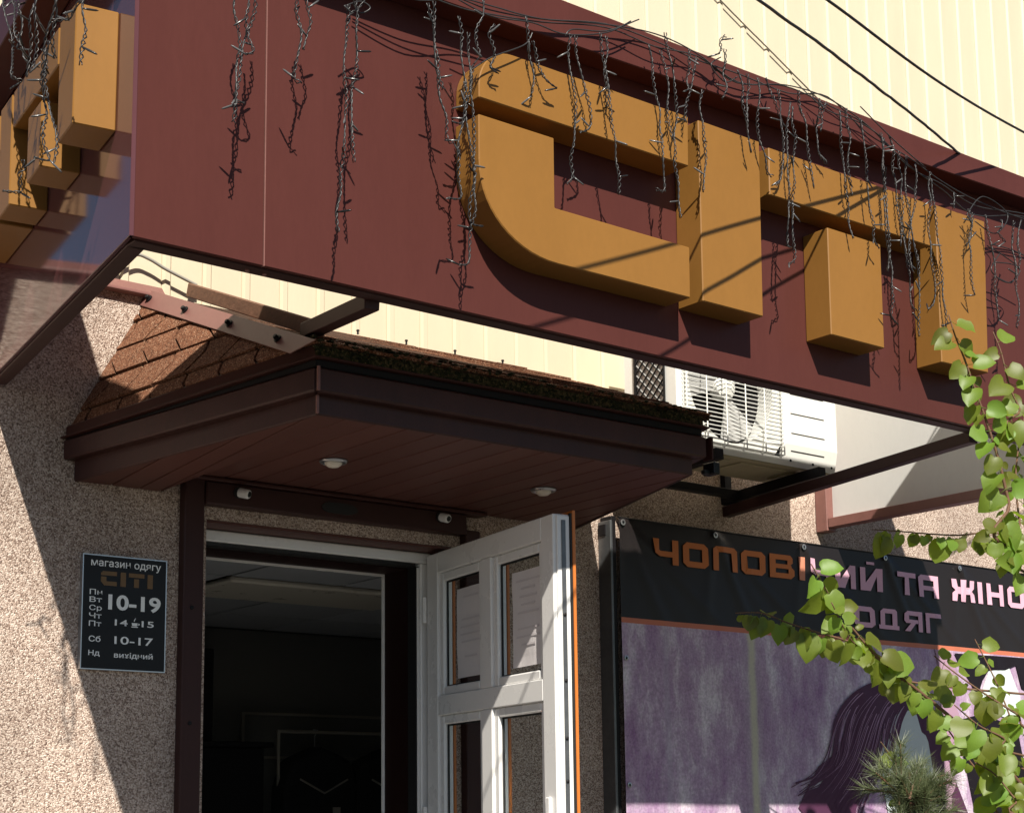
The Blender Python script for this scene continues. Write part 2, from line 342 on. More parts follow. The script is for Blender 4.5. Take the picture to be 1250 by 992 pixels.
def band(pts, zlo, zhi, thick, name, mt, bev=.004):
    """a board along a polyline seen in plan; zlo, zhi: heights per point"""
    m = MB(); n = len(pts); nrm = []
    for i in range(n):
        a = Vector(pts[max(i-1, 0)]); b = Vector(pts[min(i+1, n-1)])
        d1 = (Vector(pts[i])-a).normalized() if i else None; d2 = (b-Vector(pts[i])).normalized() if i < n-1 else None
        ns = [Vector((d.y, -d.x)) for d in (d1, d2) if d is not None]
        k = ns[0] if len(ns) == 1 else (ns[0]+ns[1])/(1+ns[0].dot(ns[1])); nrm.append(k)
    for i in range(n-1):
        p, q = Vector(pts[i]), Vector(pts[i+1]); pi, qi = p-nrm[i]*thick, q-nrm[i+1]*thick
        m.hexa([(p.x,p.y,zlo[i]),(q.x,q.y,zlo[i+1]),(qi.x,qi.y,zlo[i+1]),(pi.x,pi.y,zlo[i]),(p.x,p.y,zhi[i]),(q.x,q.y,zhi[i+1]),(qi.x,qi.y,zhi[i+1]),(pi.x,pi.y,zhi[i])])
    return put(name, m, mt, can, bev)
lo = [(2.135, -.003), (2.447, -1.013), (3.965, -1.035), (4.315, -.003)]
def shift(o):
    r = []; n = len(lo)
    for i in range(n):
        a = Vector(lo[i]); ns = []
        if i: d = (a-Vector(lo[i-1])).normalized(); ns.append(Vector((d.y, -d.x)))
        if i < n-1: d = (Vector(lo[i+1])-a).normalized(); ns.append(Vector((d.y, -d.x)))
        k = ns[0] if len(ns) == 1 else (ns[0]+ns[1])/(1+ns[0].dot(ns[1]))
        q = a+k*o; r.append((q.x, -.003 if i in (0, 3) else q.y))
    return r
band(lo, [2.712, 2.777, 2.777, 2.772], [2.80, 2.842, 2.842, 2.84], .012, 'fascia_board', M['gutter'])
band(shift(.042), [2.780, 2.836, 2.836, 2.83], [2.846, 2.909, 2.912, 2.90], .05, 'gutter', M['gutter'], .006)
band(shift(.030), [2.847, 2.912, 2.915, 2.91], [2.852, 2.935, 2.940, 2.93], .02, 'drip_gap', M['dark'])
band(shift(.052), [2.850, 2.934, 2.940, 2.93], [2.856, 2.940, 2.946, 2.936], .05, 'drip_edge', M['brown_trim'], .001)
band([shift(.034)[0], shift(.034)[1]], [2.856, 2.941], [2.893, 2.984], .03, 'eave_board', M['brown_trim'])
band([shift(.036)[1], shift(.036)[2]], [2.941, 2.947], [2.984, 2.998], .075, 'mossy_eave', M['moss'])
put('gutter_cap', MB().box(4.022, 4.03, -1.075, -1.03, 2.835, 2.915), M['brown_trim'], can)
put('corner_joint', MB().box(2.417, 2.425, -1.067, -1.058, 2.836, 2.909).box(2.441, 2.449, -1.022, -1.0135, 2.78, 2.835), M['flash'], can, .001)
# roof planes
APL, CL, WLo = Vector((2.40, -.004, 3.405)), Vector((2.417, -1.05, 2.978)), Vector((2.126, -.004, 2.893))
APR, CRr, WRo = Vector((4.02, -.004, 3.408)), Vector((4.02, -1.075, 2.992)), Vector((4.36, -.004, 2.935))
dk = MB()
for tri in ([APL, CL, WLo], [APL, CL, CRr, APR], [APR, CRr, WRo]):
    n = (tri[1]-tri[0]).cross(tri[2]-tri[0]).normalized(); n = n if n.z > 0 else -n
    k = len(tri); dk.add([p-n*.002 for p in tri]+[p-n*.02 for p in tri], [tuple(range(k)), tuple(range(2*k-1, k-1, -1))]+[(i, k+i, k+(i+1) % k, (i+1) % k) for i in range(k)])
put('roof_deck', dk, M['felt'], can)
def clip(poly, inside):
    """clip a 2d polygon to a convex outline given counter-clockwise"""
    for i in range(len(inside)):
        a, b = inside[i], inside[(i+1) % len(inside)]; res = []
        f = lambda p: (b[0]-a[0])*(p[1]-a[1])-(b[1]-a[1])*(p[0]-a[0])
        for j in range(len(poly)):
            p, q = poly[j], poly[(j+1) % len(poly)]; fp, fq = f(p), f(q)
            if fp >= 0: res.append(p)
            if fp*fq < 0: t = fp/(fp-fq); res.append((p[0]+(q[0]-p[0])*t, p[1]+(q[1]-p[1])*t))
        poly = res
        if len(poly) < 3: return []
    return poly
def shingles(tri, row, wid, hexy):
    e0, e1 = tri[0], tri[1]; u = (e1-e0).normalized(); n = u.cross(tri[2]-e0).normalized(); v = n.cross(u)
    outl = [((p-e0).dot(u), (p-e0).dot(v)) for p in tri]; L = max(p[0] for p in outl); l0 = min(p[0] for p in outl); H = max(p[1] for p in outl)
    for r in range(int(H/row)+2):
        for c in range(int((L-l0)/wid)+3):
            x = l0+(c-1+(.5 if r % 2 else 0))*wid; y = (r-.5)*row; gp = .0055; q = hexy*(1 if r % 2 else -1); o_ = hexy/2
            tab = [(x+gp-o_, y+gp), (x+wid-gp-o_, y+gp), (x+wid-gp+q-o_, y+row*.62), (x+wid-gp+q-o_, y+row-gp), (x+gp+q-o_, y+row-gp), (x+gp+q-o_, y+row*.62)]
            tab = clip(tab, outl)
            if len(tab) < 3: continue
            ar = abs(sum(tab[i][0]*tab[(i+1) % len(tab)][1]-tab[(i+1) % len(tab)][0]*tab[i][1] for i in range(len(tab))))/2
            if ar < 2e-4: continue
            h = random.uniform(.004, .008); tl = random.uniform(-.01, .01)
            fn = lambda a, b, k: e0+u*a+v*b+n*((h+tl*(b-y)+.004*(1-(b-y)/row)) if k == 0 else 0)
            put('shingle', MB().prism(tab, fn), M['shingle'], can)
shingles([WLo, CL, APL], .125, .155, .06)
shingles([CL, CRr, APR, APL], .145, .22, .035)
shingles([CRr, WRo, APR], .2, .24, .04)
# hip flashing with its four bolts, and the plank behind it
hd = (CL-APL).normalized(); hn = (CL-WLo).cross(APL-WLo).normalized(); hn = hn if hn.z > 0 else -hn
hs = hn.cross(hd).normalized()
if hs.x > 0: hs = -hs
a0 = APL-hd*.02; a1 = CL+hd*.02
hp = [a0+hn*.02, a1+hn*.02, a1+hn*.018+hs*.0, a1-hd*.07+hn*.018+hs*.07, a0+hn*.018+hs*.07]
hf = MB(); q = [a0+hn*.018-hs*.004, a1+hn*.018-hs*.004, a1-hd*.075+hn*.016+hs*.062, a0+hn*.016+hs*.062]
hf.hexa([p-hn*.003 for p in q]+q)
hip = put('hip_flashing', hf, M['flash'], can, .001)
for t in (.06, .30, .57, .84):
    c = a0+(a1-a0)*t+hs*.030+hn*.018
    put('bolt', MB().lathe(c, hn, [(.013, 0), (.013, .004), (.008, .0045), (.008, .014), (.006, .016)], 10), M['dark'], hip).location = (0, 0, 0)
put('ridge_plank', beam((2.535, -.02, 3.440), (2.470, -1.0, 3.040), .012, .024), M['wood'], can, .003)
mo = MB()
for i in range(260):
    t = random.random()**1.3; c = CL.lerp(CRr, t*.98)+Vector((0, random.uniform(-.004, .03), 0)); c.z += .018+(c.y+1.06)*.4+random.uniform(-.034, .001)
    mo.lathe(c, (0, 0, 1), [(.003, -.006), (random.uniform(.006, .014), -.001), (random.uniform(.002, .007), random.uniform(.002, .004))], 7)
tag(put('moss_tufts', mo, M['moss'], can, smooth=True), kind='stuff')
for (x, y) in ((2.819, -.512), (3.692, -.544)):
    d = put('downlight', MB().lathe((x, y, 2.7785), (0, 0, -1), [(.046, 0), (.048, .004), (.043, .010), (.034, .010), (.033, .002)], 28), M['steel'], can, smooth=True)
    put('lamp_lens', MB().lathe((x, y, 2.776), (0, 0, -1), [(.031, 0), (.028, .012), (.018, .02), (.002, .023)], 24), M['lens'], d, smooth=True).location = (0, 0, 0)
for k, nm in enumerate((0, 1)):
    pass
for i in range(6):
    x = 2.75+i*.24+random.uniform(-.06, .06)
    put('flashing_nail', MB().lathe((x, -.03, 3.412), (0, 0, 1), [(.004, -.01), (.004, .002), (.007, .003), (.005, .008)], 8), M['dark'], can)
fl = empty('cable_clip', (4.05, -1.03, 2.81), 'small black cable clip on the right end of the canopy gutter', 'clip')
put('clip_body', MB().box(4.048, 4.078, -1.06, -1.0, 2.79, 2.835), M['black'], fl, .004)
put('clip_arm', MB().box(4.02, 4.047, -1.04, -1.02, 2.79, 2.805), M['black'], fl, .002)

# ================================================================== DOOR SURROUND, FRAME, LEAF
sur = empty('door_surround', (3.1, -.03, 0), 'dark brown metal posts and header board around the doorway', 'door surround')
pl_ = put('post', MB().box(2.520, 2.595, -.045, -.001, .12, 2.775), M['brown'], sur, .004)
put('post', MB().box(3.715, 3.785, -.045, -.001, .12, 2.705), M['brown'], sur, .004)
for z in (2.32, 1.93, 1.5):
    put('screw', MB().lathe((2.552, -.0455, z), (0, -1, 0), [(.008, 0), (.007, .003), (.002, .004)], 10), M['dark'], pl_).location = (0, 0, 0)
put('header_board', MB().box(2.596, 3.714, -.055, -.001, 2.684, 2.762), M['brown'], sur, .004)
put('header_trim', MB().box(2.50, 3.80, -.075, -.002, 2.763, 2.776), M['brown_trim'], sur, .003)
put('wall_plate', MB().prism(ellipse(3.105, 2.722, .05, .02, 90, 270, 8)+ellipse(3.16, 2.722, .05, .02, 270, 450, 8), lambda u, v, k: (u, -.06 if k == 0 else -.0551, v)), M['gasket'], sur)
for i, (x, z, lab) in enumerate(((2.718, 2.733, 'small white bullet camera on the header board near the left post'), (3.584, 2.738, 'small white bullet camera on the header board beside the open door'))):
    c = empty('security_camera', (x, -.06, z), lab, 'camera', 'bullet cameras on the header board')
    ax = Vector((.55 if i == 0 else .2, -.85, -.25)).normalized()
    p = Vector((x, -.062, z)); put('camera_body', MB().lathe(p, ax, [(.016, 0), (.017, .004), (.017, .035), (.014, .04)], 18), M['pvc'], c, smooth=False)
    put('camera_lens', MB().lathe(p+ax*.0402, ax, [(.011, 0), (.010, .002), (.003, .003)], 14), M['black'], c)
    put('camera_mount', MB().lathe((x, -.0555, z), (0, -1, 0), [(.02, 0), (.02, .006)], 14), M['gasket'], c)
fm = empty('door_frame', (3.1, .15, .55), 'white door frame set back in the doorway with brown inner jamb', 'door frame')
put('head', MB().box(2.632, 3.668, .121, .19, 2.588, 2.629), M['pvc'], fm, .004)
put('jamb', MB().box(3.618, 3.668, .121, .19, .57, 2.587), M['pvc'], fm, .004)
put('jamb', MB().box(2.632, 2.675, .121, .19, .57, 2.587), M['pvc'], fm, .004)
put('jamb_rebate', MB().box(3.603, 3.617, .135, .19, .57, 2.575).box(2.676, 3.602, .135, .19, 2.575, 2.587), M['gasket'], fm)
put('jamb_bead', MB().box(3.606, 3.617, .127, .134, .57, 2.57), M['pvc'], fm, .001)
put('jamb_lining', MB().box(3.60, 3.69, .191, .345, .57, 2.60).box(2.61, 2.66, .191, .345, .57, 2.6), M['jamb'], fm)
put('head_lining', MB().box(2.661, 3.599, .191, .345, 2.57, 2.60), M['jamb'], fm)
put('inner_trim', MB().box(3.592, 3.70, .346, .358, .57, 2.56).box(2.60, 3.70, .346, .358, 2.561, 2.64).box(2.6, 2.64, .346, .358, .57, 2.56), M['pvc'], fm, .001)
put('threshold', MB().box(2.63, 3.67, .0, .34, .52, .568), M['steel'], fm)
st = empty('entrance_steps', (3.15, -.4, .12), 'concrete steps rising to the shop doorway', 'steps')
for i in range(3): put('step', MB().box(2.35, 4.0, -1.15+.36*i, -.003, .12+.134*i, .12+.134*(i+1)-.002), M['paving'], st, .01)
DL = Vector((-.1755, -.9845, 0)).normalized(); rz = math.atan2(DL.y, DL.x)
door = empty('entrance_door', (3.625, .09, .58), 'white glazed door leaf standing open beside the doorway', 'door', rz=rz)
def dl(name, mb, mt, par=None, bev=.003):
    o = put(name, mb, mt, par or door, bev, local=True); return o
Z0 = .58
def db(u0, u1, y0, y1, z0, z1): return MB().box(u0, u1, y0, y1, z0-Z0, z1-Z0)
dl('hinge_stile', db(0, .092, 0, .066, .58, 2.612), M['pvc'])
dl('lock_stile', db(.902, .985, 0, .066, .58, 2.612), M['pvc'])
dl('top_rail', db(.0925, .9015, .0, .066, 2.532, 2.612), M['pvc'])
dl('middle_rail', db(.0925, .9015, .0, .066, 1.988, 2.062), M['pvc'])
dl('lower_rail', db(.0925, .9015, .0, .066, 1.12, 1.20), M['pvc'])
dl('kick_panel', db(.0925, .9015, .008, .058, .58, 1.119), M['pvc'])
for z0, z1 in ((1.201, 1.987), (2.063, 2.531)): dl('mullion', db(.452, .532, 0, .066, z0, z1), M['pvc'])
for u0, u1 in ((.0925, .4515), (.5325, .9015)):
    for z0, z1 in ((1.201, 1.987), (2.063, 2.531)):
        w_ = .033; b = MB()
        for (a0_, a1_, c0, c1) in ((u0, u0+w_, z0, z1), (u1-w_, u1, z0, z1), (u0+w_, u1-w_, z0, z0+w_), (u0+w_, u1-w_, z1-w_, z1)):
            b.box(a0_, a1_, .010, .026, c0-Z0, c1-Z0)
        bd = dl('glazing_bead', b, M['pvc'], None, .005)
        p = dl('pane', db(u0+w_*.6, u1-w_*.6, .030, .036, z0+w_*.6, z1-w_*.6), M['glass'], None, 0)
        gk = MB(); e = w_
        for (a0_, a1_, c0, c1) in ((u0+e-.004, u0+e+.006, z0+e, z1-e), (u1-e-.006, u1-e+.004, z0+e, z1-e), (u0+e, u1-e, z1-e-.006, z1-e+.003), (u0+e, u1-e, z0+e-.003, z0+e+.006)):
            gk.box(a0_, a1_, .0262, .0298, c0-Z0, c1-Z0)
        dl('gasket', gk, M['gasket'], None, 0)
for u0, lab in ((.206, 'white printed notice behind the left upper pane of the open door'), (.645, 'white printed notice behind the right upper pane of the open door')):
    s = MB(); nu, nv = 8, 10; W_, H_ = .235, .335
    for j in range(nv+1):
        for i in range(nu+1):
            s.v.append((u0+W_*i/nu, .0272+.0012*math.sin(i*.9+j*.5+u0*9)+.001*math.sin(j*1.3), 2.12+H_*j/nv-Z0))
    for j in range(nv):
        for i in range(nu):
            q = j*(nu+1)+i; s.f.append((q, q+1, q+nu+2, q+nu+1))
    n = s.mesh('paper_notice'); n.materials.append(M['paper'])
    o = bpy.data.objects.new('paper_notice', n); COL.objects.link(o)
    tag(o, lab, 'notice', 'notices taped in the door'); o.location = door.location; o.rotation_euler = (0, 0, rz)
    so = o.modifiers.new('thickness', 'SOLIDIFY'); so.thickness = .0004
    for k in range(9):
        t = MB(); yy = 2.42-.028*k-Z0; ln = random.choice((.10, .15, .17, .12))
        if random.random() < .25: continue
        t.box(u0+.117-ln/2, u0+.117+ln/2, .0242, .0245, yy-.0035, yy+.0035)
        q = put('print_line', t, M['ink'], o, local=True)
dl('lip', db(.986, .994, .012, .060, .585, 2.606), M['pvc'], None, .002)
dl('lock_strip', db(.9945, .998, .027, .043, .60, 2.59), M['galv'], None, .001)
for z in (2.27, 2.05, 1.86, 1.72, 1.45): dl('lock_roller', MB().lathe((.998, .034, z-Z0), (1, 0, 0), [(.006, 0), (.006, .004), (.002, .006)], 8), M['dark'], None, 0)
for nm_, a_ in (('outer_skin', (-.01, .094, .57, 2.625)), ('outer_skin', (.90, 1.004, .57, 2.625)), ('outer_skin', (.0945, .8995, 2.53, 2.625)), ('outer_skin', (.0945, .8995, 1.986, 2.064)), ('outer_skin', (.0945, .8995, .57, 1.20)), ('outer_skin', (.45, .534, 1.2005, 1.9855)), ('outer_skin', (.45, .534, 2.0645, 2.5295))):
    dl(nm_, db(a_[0], a_[1], .0665, .078, a_[2], a_[3]), M['orange'], None, .002)
dl('outer_lip', db(.986, 1.0, .0605, .066, .58, 2.615), M['gasket'], None, 0)
hnd = dl('handle', db(.925, .955, -.012, -.0003, 1.44, 1.67), M['pvc'], None, .004)
dl('lever', MB().tube([(.94, -.012, 1.60-Z0), (.94, -.05, 1.60-Z0), (.93, -.058, 1.60-Z0), (.82, -.058, 1.595-Z0)], .009, 8), M['pvc'], hnd, 0)
for z in (2.4, 1.6, .9): dl('hinge', MB().lathe((-.006, -.008, z-Z0-.05), (0, 0, 1), [(.009, 0), (.009, .1)], 10), M['pvc'], None, 0)

# ================================================================== ROOM INSIDE
room = tag(bpy.data.objects.new('shop_interior', None), kind='structure'); COL.objects.link(room)
CZ = 2.72
put('floor', MB().box(.5, 8.5, .36, 3.7, .40, .565), M['floortile'], room)
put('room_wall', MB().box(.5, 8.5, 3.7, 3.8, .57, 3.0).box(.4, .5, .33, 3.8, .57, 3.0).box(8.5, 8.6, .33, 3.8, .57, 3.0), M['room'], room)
put('ceiling_void', MB().box(.5, 8.5, .33, 3.7, CZ+.03, CZ+.06), M['dark'], room)
tm = MB().box(0, .58, 0, .58, 0, .012).mesh('ceiling_tile'); tm.materials.append(M['ceiling'])
lm = MB().box(.02, 1.16, .02, .56, -.02, .012).mesh('light_panel'); lm.materials.append(M['lens'])
for i in range(13):
    for j in range(5):
        if i in (5, 6) and j == 2:
            if i == 5: put('light_panel', lm, None, room, .01).location = (.6+.6*i, .42+.6*j, CZ)
            continue
        put('ceiling_tile', tm, None, room).location = (.6+.6*i, .42+.6*j, CZ)
cab = empty('display_cabinet', (4.6, 3.4, .57), 'tall dark display cabinet just inside the shop at left', 'cabinet')
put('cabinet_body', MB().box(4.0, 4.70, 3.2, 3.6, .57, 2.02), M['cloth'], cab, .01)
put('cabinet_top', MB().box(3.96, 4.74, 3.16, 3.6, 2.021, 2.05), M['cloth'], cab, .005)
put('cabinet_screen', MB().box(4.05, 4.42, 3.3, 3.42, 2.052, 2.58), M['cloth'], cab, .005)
rk = empty('clothes_rail', (5.2, 3.2, .57), 'metal clothes rail inside the shop with dark jackets hanging', 'clothes rail')
put('rail', MB().tube([(4.78, 3.2, 2.115), (6.6, 3.2, 2.115)], .010, 8), M['greycable'], rk)
put('rail', MB().tube([(4.78, 3.55, 1.98), (6.6, 3.55, 1.98)], .008, 8), M['greycable'], rk)
put('grid_panel', MB().box(4.77, 4.79, 3.6, 3.62, .57, 2.25).box(4.79, 6.6, 3.6, 3.62, 2.235, 2.25), M['greycable'], rk)
for x in (4.79, 6.58): put('leg', MB().tube([(x, 3.2, .57), (x, 3.2, 2.115)], .010, 8), M['greycable'], rk)
for x, lab in ((5.03, 'dark jacket on a hanger seen through the doorway, left of two'), (5.52, 'dark jacket on a hanger at the right edge of the doorway view')):
    j = empty('jacket', (x, 3.2, 1.0), lab, 'jacket', 'jackets on the rail')
    pr = [(0, 2.03), (.06, 2.01), (.20, 1.95), (.25, 1.80), (.27, 1.2), (.2, 1.18), (.19, 1.1), (0, 1.08)]
    pr = pr+[(-a, b) for a, b in reversed(pr[1:-1])]
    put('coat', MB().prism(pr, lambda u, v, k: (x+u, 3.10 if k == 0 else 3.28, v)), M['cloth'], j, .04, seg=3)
    put('hook', MB().tube([(x, 3.2, 2.03), (x, 3.2, 2.09), (x+.02, 3.2, 2.127), (x-.01, 3.2, 2.13)], .004, 6), M['steel'], j)
    put('collar', MB().tube([(x-.16, 3.09, 1.84), (x, 3.085, 1.76), (x+.16, 3.09, 1.84)], .006, 6), M['greycable'], j)
    put('label', MB().box(x+.06, x+.11, 3.088, 3.094, 1.58, 1.68), M['greycable'], j)

# ================================================================== HOURS PLAQUE
plq = empty('opening_hours_plaque', (2.32, 0, 2.1), 'black opening hours plaque with white lettering on the pebbledash wall', 'sign')
PX0, PX1, PZ0, PZ1 = 2.172, 2.466, 2.100, 2.472
put('board', MB().box(PX0, PX1, -.018, -.001, PZ0, PZ1), M['black'], plq, .001)
ed = MB(); e = .0035
for a in ((PX0-e, PX0, PZ0-e, PZ1+e), (PX1, PX1+e, PZ0-e, PZ1+e), (PX0, PX1, PZ0-e, PZ0), (PX0, PX1, PZ1, PZ1+e)): ed.box(a[0], a[1], -.021, -.001, a[2], a[3])
put('edge', ed, M['steel'], plq)
def text_mesh(s, bold):
    c = bpy.data.curves.new('text', 'FONT'); c.body = s; c.offset = bold; c.resolution_u = 4
    o = bpy.data.objects.new('text', c); COL.objects.link(o)
    dg = bpy.context.evaluated_depsgraph_get(); m = bpy.data.meshes.new_from_object(o.evaluated_get(dg))
    bpy.data.objects.remove(o); bpy.data.curves.remove(c); return m
def plaque_text(s, u0, u1, v0, v1, mt=None, bold=.012):
    m = text_mesh(s, bold); vs = [v.co.copy() for v in m.vertices]
    ax, bx = min(v.x for v in vs), max(v.x for v in vs); ay, by = min(v.y for v in vs), max(v.y for v in vs)
    for v, c in zip(m.vertices, vs):
        u = u0+(u1-u0)*(c.x-ax)/(bx-ax); w = v1+(v0-v1)*(c.y-ay)/(by-ay)
        v.co = (PX0+(PX1-PX0)*u, -.0186, PZ1+(PZ0-PZ1)*w)
    m.materials.clear(); m.materials.append(mt or M['white'])
    put('lettering', m, None, plq)
plaque_text('магазин одягу', .09, .94, .040, .110, bold=.010)
for pth in ([(.21,.185),(.21,.15),(.235,.133),(.40,.133),(.40,.17),(.21,.17)], [(.21,.182),(.275,.182),(.275,.222),(.40,.222),(.40,.26),(.25,.26),(.21,.225)], [(.445,.133),(.51,.133),(.51,.26),(.445,.26)],
            [(.545,.133),(.735,.133),(.735,.17),(.545,.17)], [(.61,.182),(.67,.182),(.67,.26),(.61,.26)], [(.775,.133),(.84,.133),(.84,.26),(.775,.26)]):
    put('lettering', MB().prism(pth, lambda u, v, k: (PX0+(PX1-PX0)*u, -.0192 if k == 0 else -.0181, PZ1+(PZ0-PZ1)*v)), M['bronze'], plq)
for s, v in (('Пн', .300), ('Вт', .367), ('Ср', .440), ('Чт', .510), ('Пт', .580)): plaque_text(s, .082, .230, v, v+.048+(.012 if s == 'Ср' else 0), bold=.008)
plaque_text('10-19', .305, .945, .335, .475, bold=.03)
plaque_text('14', .39, .545, .555, .610); plaque_text('15', .715, .865, .555, .610)
cup = MB(); cup.prism([(.595, .578), (.665, .578), (.655, .605), (.60, .605)], lambda u, v, k: (PX0+(PX1-PX0)*u, -.0192 if k == 0 else -.0181, PZ1+(PZ0-PZ1)*v))
cup.prism([(.585, .610), (.675, .610), (.665, .618), (.595, .618)], lambda u, v, k: (PX0+(PX1-PX0)*u, -.0192 if k == 0 else -.0181, PZ1+(PZ0-PZ1)*v))
cup.prism([(.67, .58), (.69, .582), (.688, .595), (.662, .598), (.662, .594), (.68, .591), (.68, .586), (.67, .585)], lambda u, v, k: (PX0+(PX1-PX0)*u, -.0191 if k == 0 else -.0181, PZ1+(PZ0-PZ1)*v))
cup.prism([(.62, .565), (.628, .565), (.632, .55), (.645, .535), (.636, .535), (.622, .55)], lambda u, v, k: (PX0+(PX1-PX0)*u, -.0191 if k == 0 else -.0181, PZ1+(PZ0-PZ1)*v))
put('cup_symbol', cup, M['white'], plq)
plaque_text('Сб', .085, .225, .712, .765); plaque_text('10-17', .39, .86, .705, .775); plaque_text('Нд', .085, .22, .838, .895); plaque_text('вихідний', .39, .86, .845, .905)

# ================================================================== BANNER
BX0, BX1, BZ0, BZ1 = 4.480, 7.95, .95, 2.830
def by(x, z):
    """the cloth's ripples: soft folds falling from the eyelets"""
    y = -.082
    for ex in EYE:
        dx = x-ex; dz = BZ1-z
        for sl_, am in ((.55, .012), (-.15, .006), (1.4, .007), (.9, .004)):
            d = dx-sl_*dz; y -= am*math.exp(-(d/(.016+.05*dz))**2)*math.exp(-dz*2.4)*min(1, dz/.03)
    return y+.006*math.sin(x*2.1+z*1.3)+.002*math.sin(x*9+z*4)
EYE = [4.492, 5.035, 5.60, 6.17, 6.75, 7.35, 7.92]
ban = empty('vinyl_banner', (6.2, -.08, .95), 'printed vinyl banner with black header and purple picture fixed to the wall', 'banner')
def bmat():
    m = bpy.data.materials.new('banner_print'); m.use_nodes = True; n = m.node_tree; N = n.nodes; L = n.links
    p = N['Principled BSDF']; p.inputs['Roughness'].default_value = .36; p.inputs['Specular IOR Level'].default_value = .28
    g_ = N.new('ShaderNodeNewGeometry'); s = N.new('ShaderNodeSeparateXYZ'); L.new(g_.outputs['Position'], s.inputs[0])
    a = N.new('ShaderNodeTexNoise'); a.inputs['Scale'].default_value = 2.6; a.inputs['Detail'].default_value = 9; a.inputs['Roughness'].default_value = .72
    mp = N.new('ShaderNodeMapping'); mp.inputs['Scale'].default_value = (2.6, 1, 1); L.new(g_.outputs['Position'], mp.inputs[0]); L.new(mp.outputs[0], a.inputs['Vector'])
    r = N.new('ShaderNodeValToRGB'); e = r.color_ramp.elements
    e[0].position = .30; e[0].color = (.26, .12, .27, 1); e[1].position = .68; e[1].color = (.74, .69, .72, 1)
    q = e.new(.5); q.color = (.43, .31, .43, 1)
    L.new(a.outputs[0], r.inputs[0])
    f = N.new('ShaderNodeTexNoise'); f.inputs['Scale'].default_value = 90; f.inputs['Detail'].default_value = 4; L.new(g_.outputs['Position'], f.inputs['Vector'])
    fm_ = N.new('ShaderNodeMapRange'); fm_.inputs['To Min'].default_value = .45; fm_.inputs['To Max'].default_value = 1.55; L.new(f.outputs[0], fm_.inputs[0])
    h = N.new('ShaderNodeHueSaturation'); L.new(r.outputs[0], h.inputs['Color']); L.new(fm_.outputs[0], h.inputs['Value'])
    # yellowish worn stripe and pale scratches
    def stripe(x0, wid, col, amt, prev):
        nz = N.new('ShaderNodeTexNoise'); nz.inputs['Scale'].default_value = 7; nz.inputs['Detail'].default_value = 5; L.new(g_.outputs['Position'], nz.inputs['Vector'])
        wv = N.new('ShaderNodeMath'); wv.operation = 'MULTIPLY_ADD'; wv.inputs[1].default_value = .03; wv.inputs[2].default_value = -x0-.015; L.new(nz.outputs[0], wv.inputs[0])
        ad = N.new('ShaderNodeMath'); ad.operation = 'ADD'; L.new(s.outputs[0], ad.inputs[0]); L.new(wv.outputs[0], ad.inputs[1])
        ab = N.new('ShaderNodeMath'); ab.operation = 'ABSOLUTE'; L.new(ad.outputs[0], ab.inputs[0])
        mr = N.new('ShaderNodeMapRange'); mr.inputs['From Min'].default_value = wid; mr.inputs['From Max'].default_value = wid*.35; mr.inputs['To Max'].default_value = amt; L.new(ab.outputs[0], mr.inputs[0])
        mu = N.new('ShaderNodeMath'); mu.operation = 'MULTIPLY'; L.new(mr.outputs[0], mu.inputs[0]); L.new(fm_.outputs[0], mu.inputs[1])
        mx = N.new('ShaderNodeMix'); mx.data_type = 'RGBA'; L.new(mu.outputs[0], mx.inputs[0]); L.new(prev, mx.inputs[6]); mx.inputs[7].default_value = (*col, 1); return mx.outputs[2]
    c = stripe(5.25, .03, (.60, .57, .38), .8, h.outputs[0])
    c = stripe(5.25, .075, (.42, .40, .38), .25, c)
    c = stripe(4.73, .025, (.42, .38, .45), .35, c)
    def gate(z, prev, col, above=True):
        m_ = N.new('ShaderNodeMath'); m_.operation = 'GREATER_THAN' if above else 'LESS_THAN'; m_.inputs[1].default_value = z; L.new(s.outputs[2], m_.inputs[0])
        mx = N.new('ShaderNodeMix'); mx.data_type = 'RGBA'; L.new(m_.outputs[0], mx.inputs[0]); L.new(prev, mx.inputs[6]); mx.inputs[7].default_value = (*col, 1); return mx.outputs[2]
    c = gate(2.392, c, (.52, .16, .09)); c = gate(2.414, c, (.015, .012, .012))
    L.new(c, p.inputs['Base Color']); return m
M['banner'] = bmat()
b = MB(); nx, nz = 220, 110
for j in range(nz+1):
    for i in range(nx+1):
        x = BX0+(BX1-BX0)*i/nx; z = BZ0+(BZ1-BZ0)*j/nz
        sag = .004*math.cos((x-EYE[0])*2*math.pi/.565)*max(0, (z-2.7)/.13)
        b.v.append((x, by(x, z), z+sag))
for j in range(nz):
    for i in range(nx):
        q = j*(nx+1)+i; b.f.append((q, q+1, q+nx+2, q+nx+1))
put('sheet', b, M['banner'], ban, smooth=True)
put('hem', MB().tube([(BX0+(BX1-BX0)*i/60, by(BX0+(BX1-BX0)*i/60, BZ1)-.001, BZ1) for i in range(61)], .004, 6), M['black'], ban)
for ex in EYE:
    put('eyelet', MB().lathe((ex, by(ex, 2.808)-.006, 2.808), (0, -1, 0), [(.013, 0), (.013, .002), (.007, .003), (.006, 0)], 14), M['steel'], ban)
for z in (2.245, 1.73): put('eyelet', MB().lathe((4.495, by(4.495, z)-.006, z), (0, -1, 0), [(.011, 0), (.011, .002), (.006, .003), (.005, 0)], 12), M['steel'], ban)
def pmat(name, c): return mat(name, c, .42, .05, 8, spec=.16)
T_OR, T_MID, T_PK = pmat('orange_print', (.52, .17, .055)), pmat('salmon_print', (.60, .24, .15)), pmat('pink_print', (.68, .40, .50))
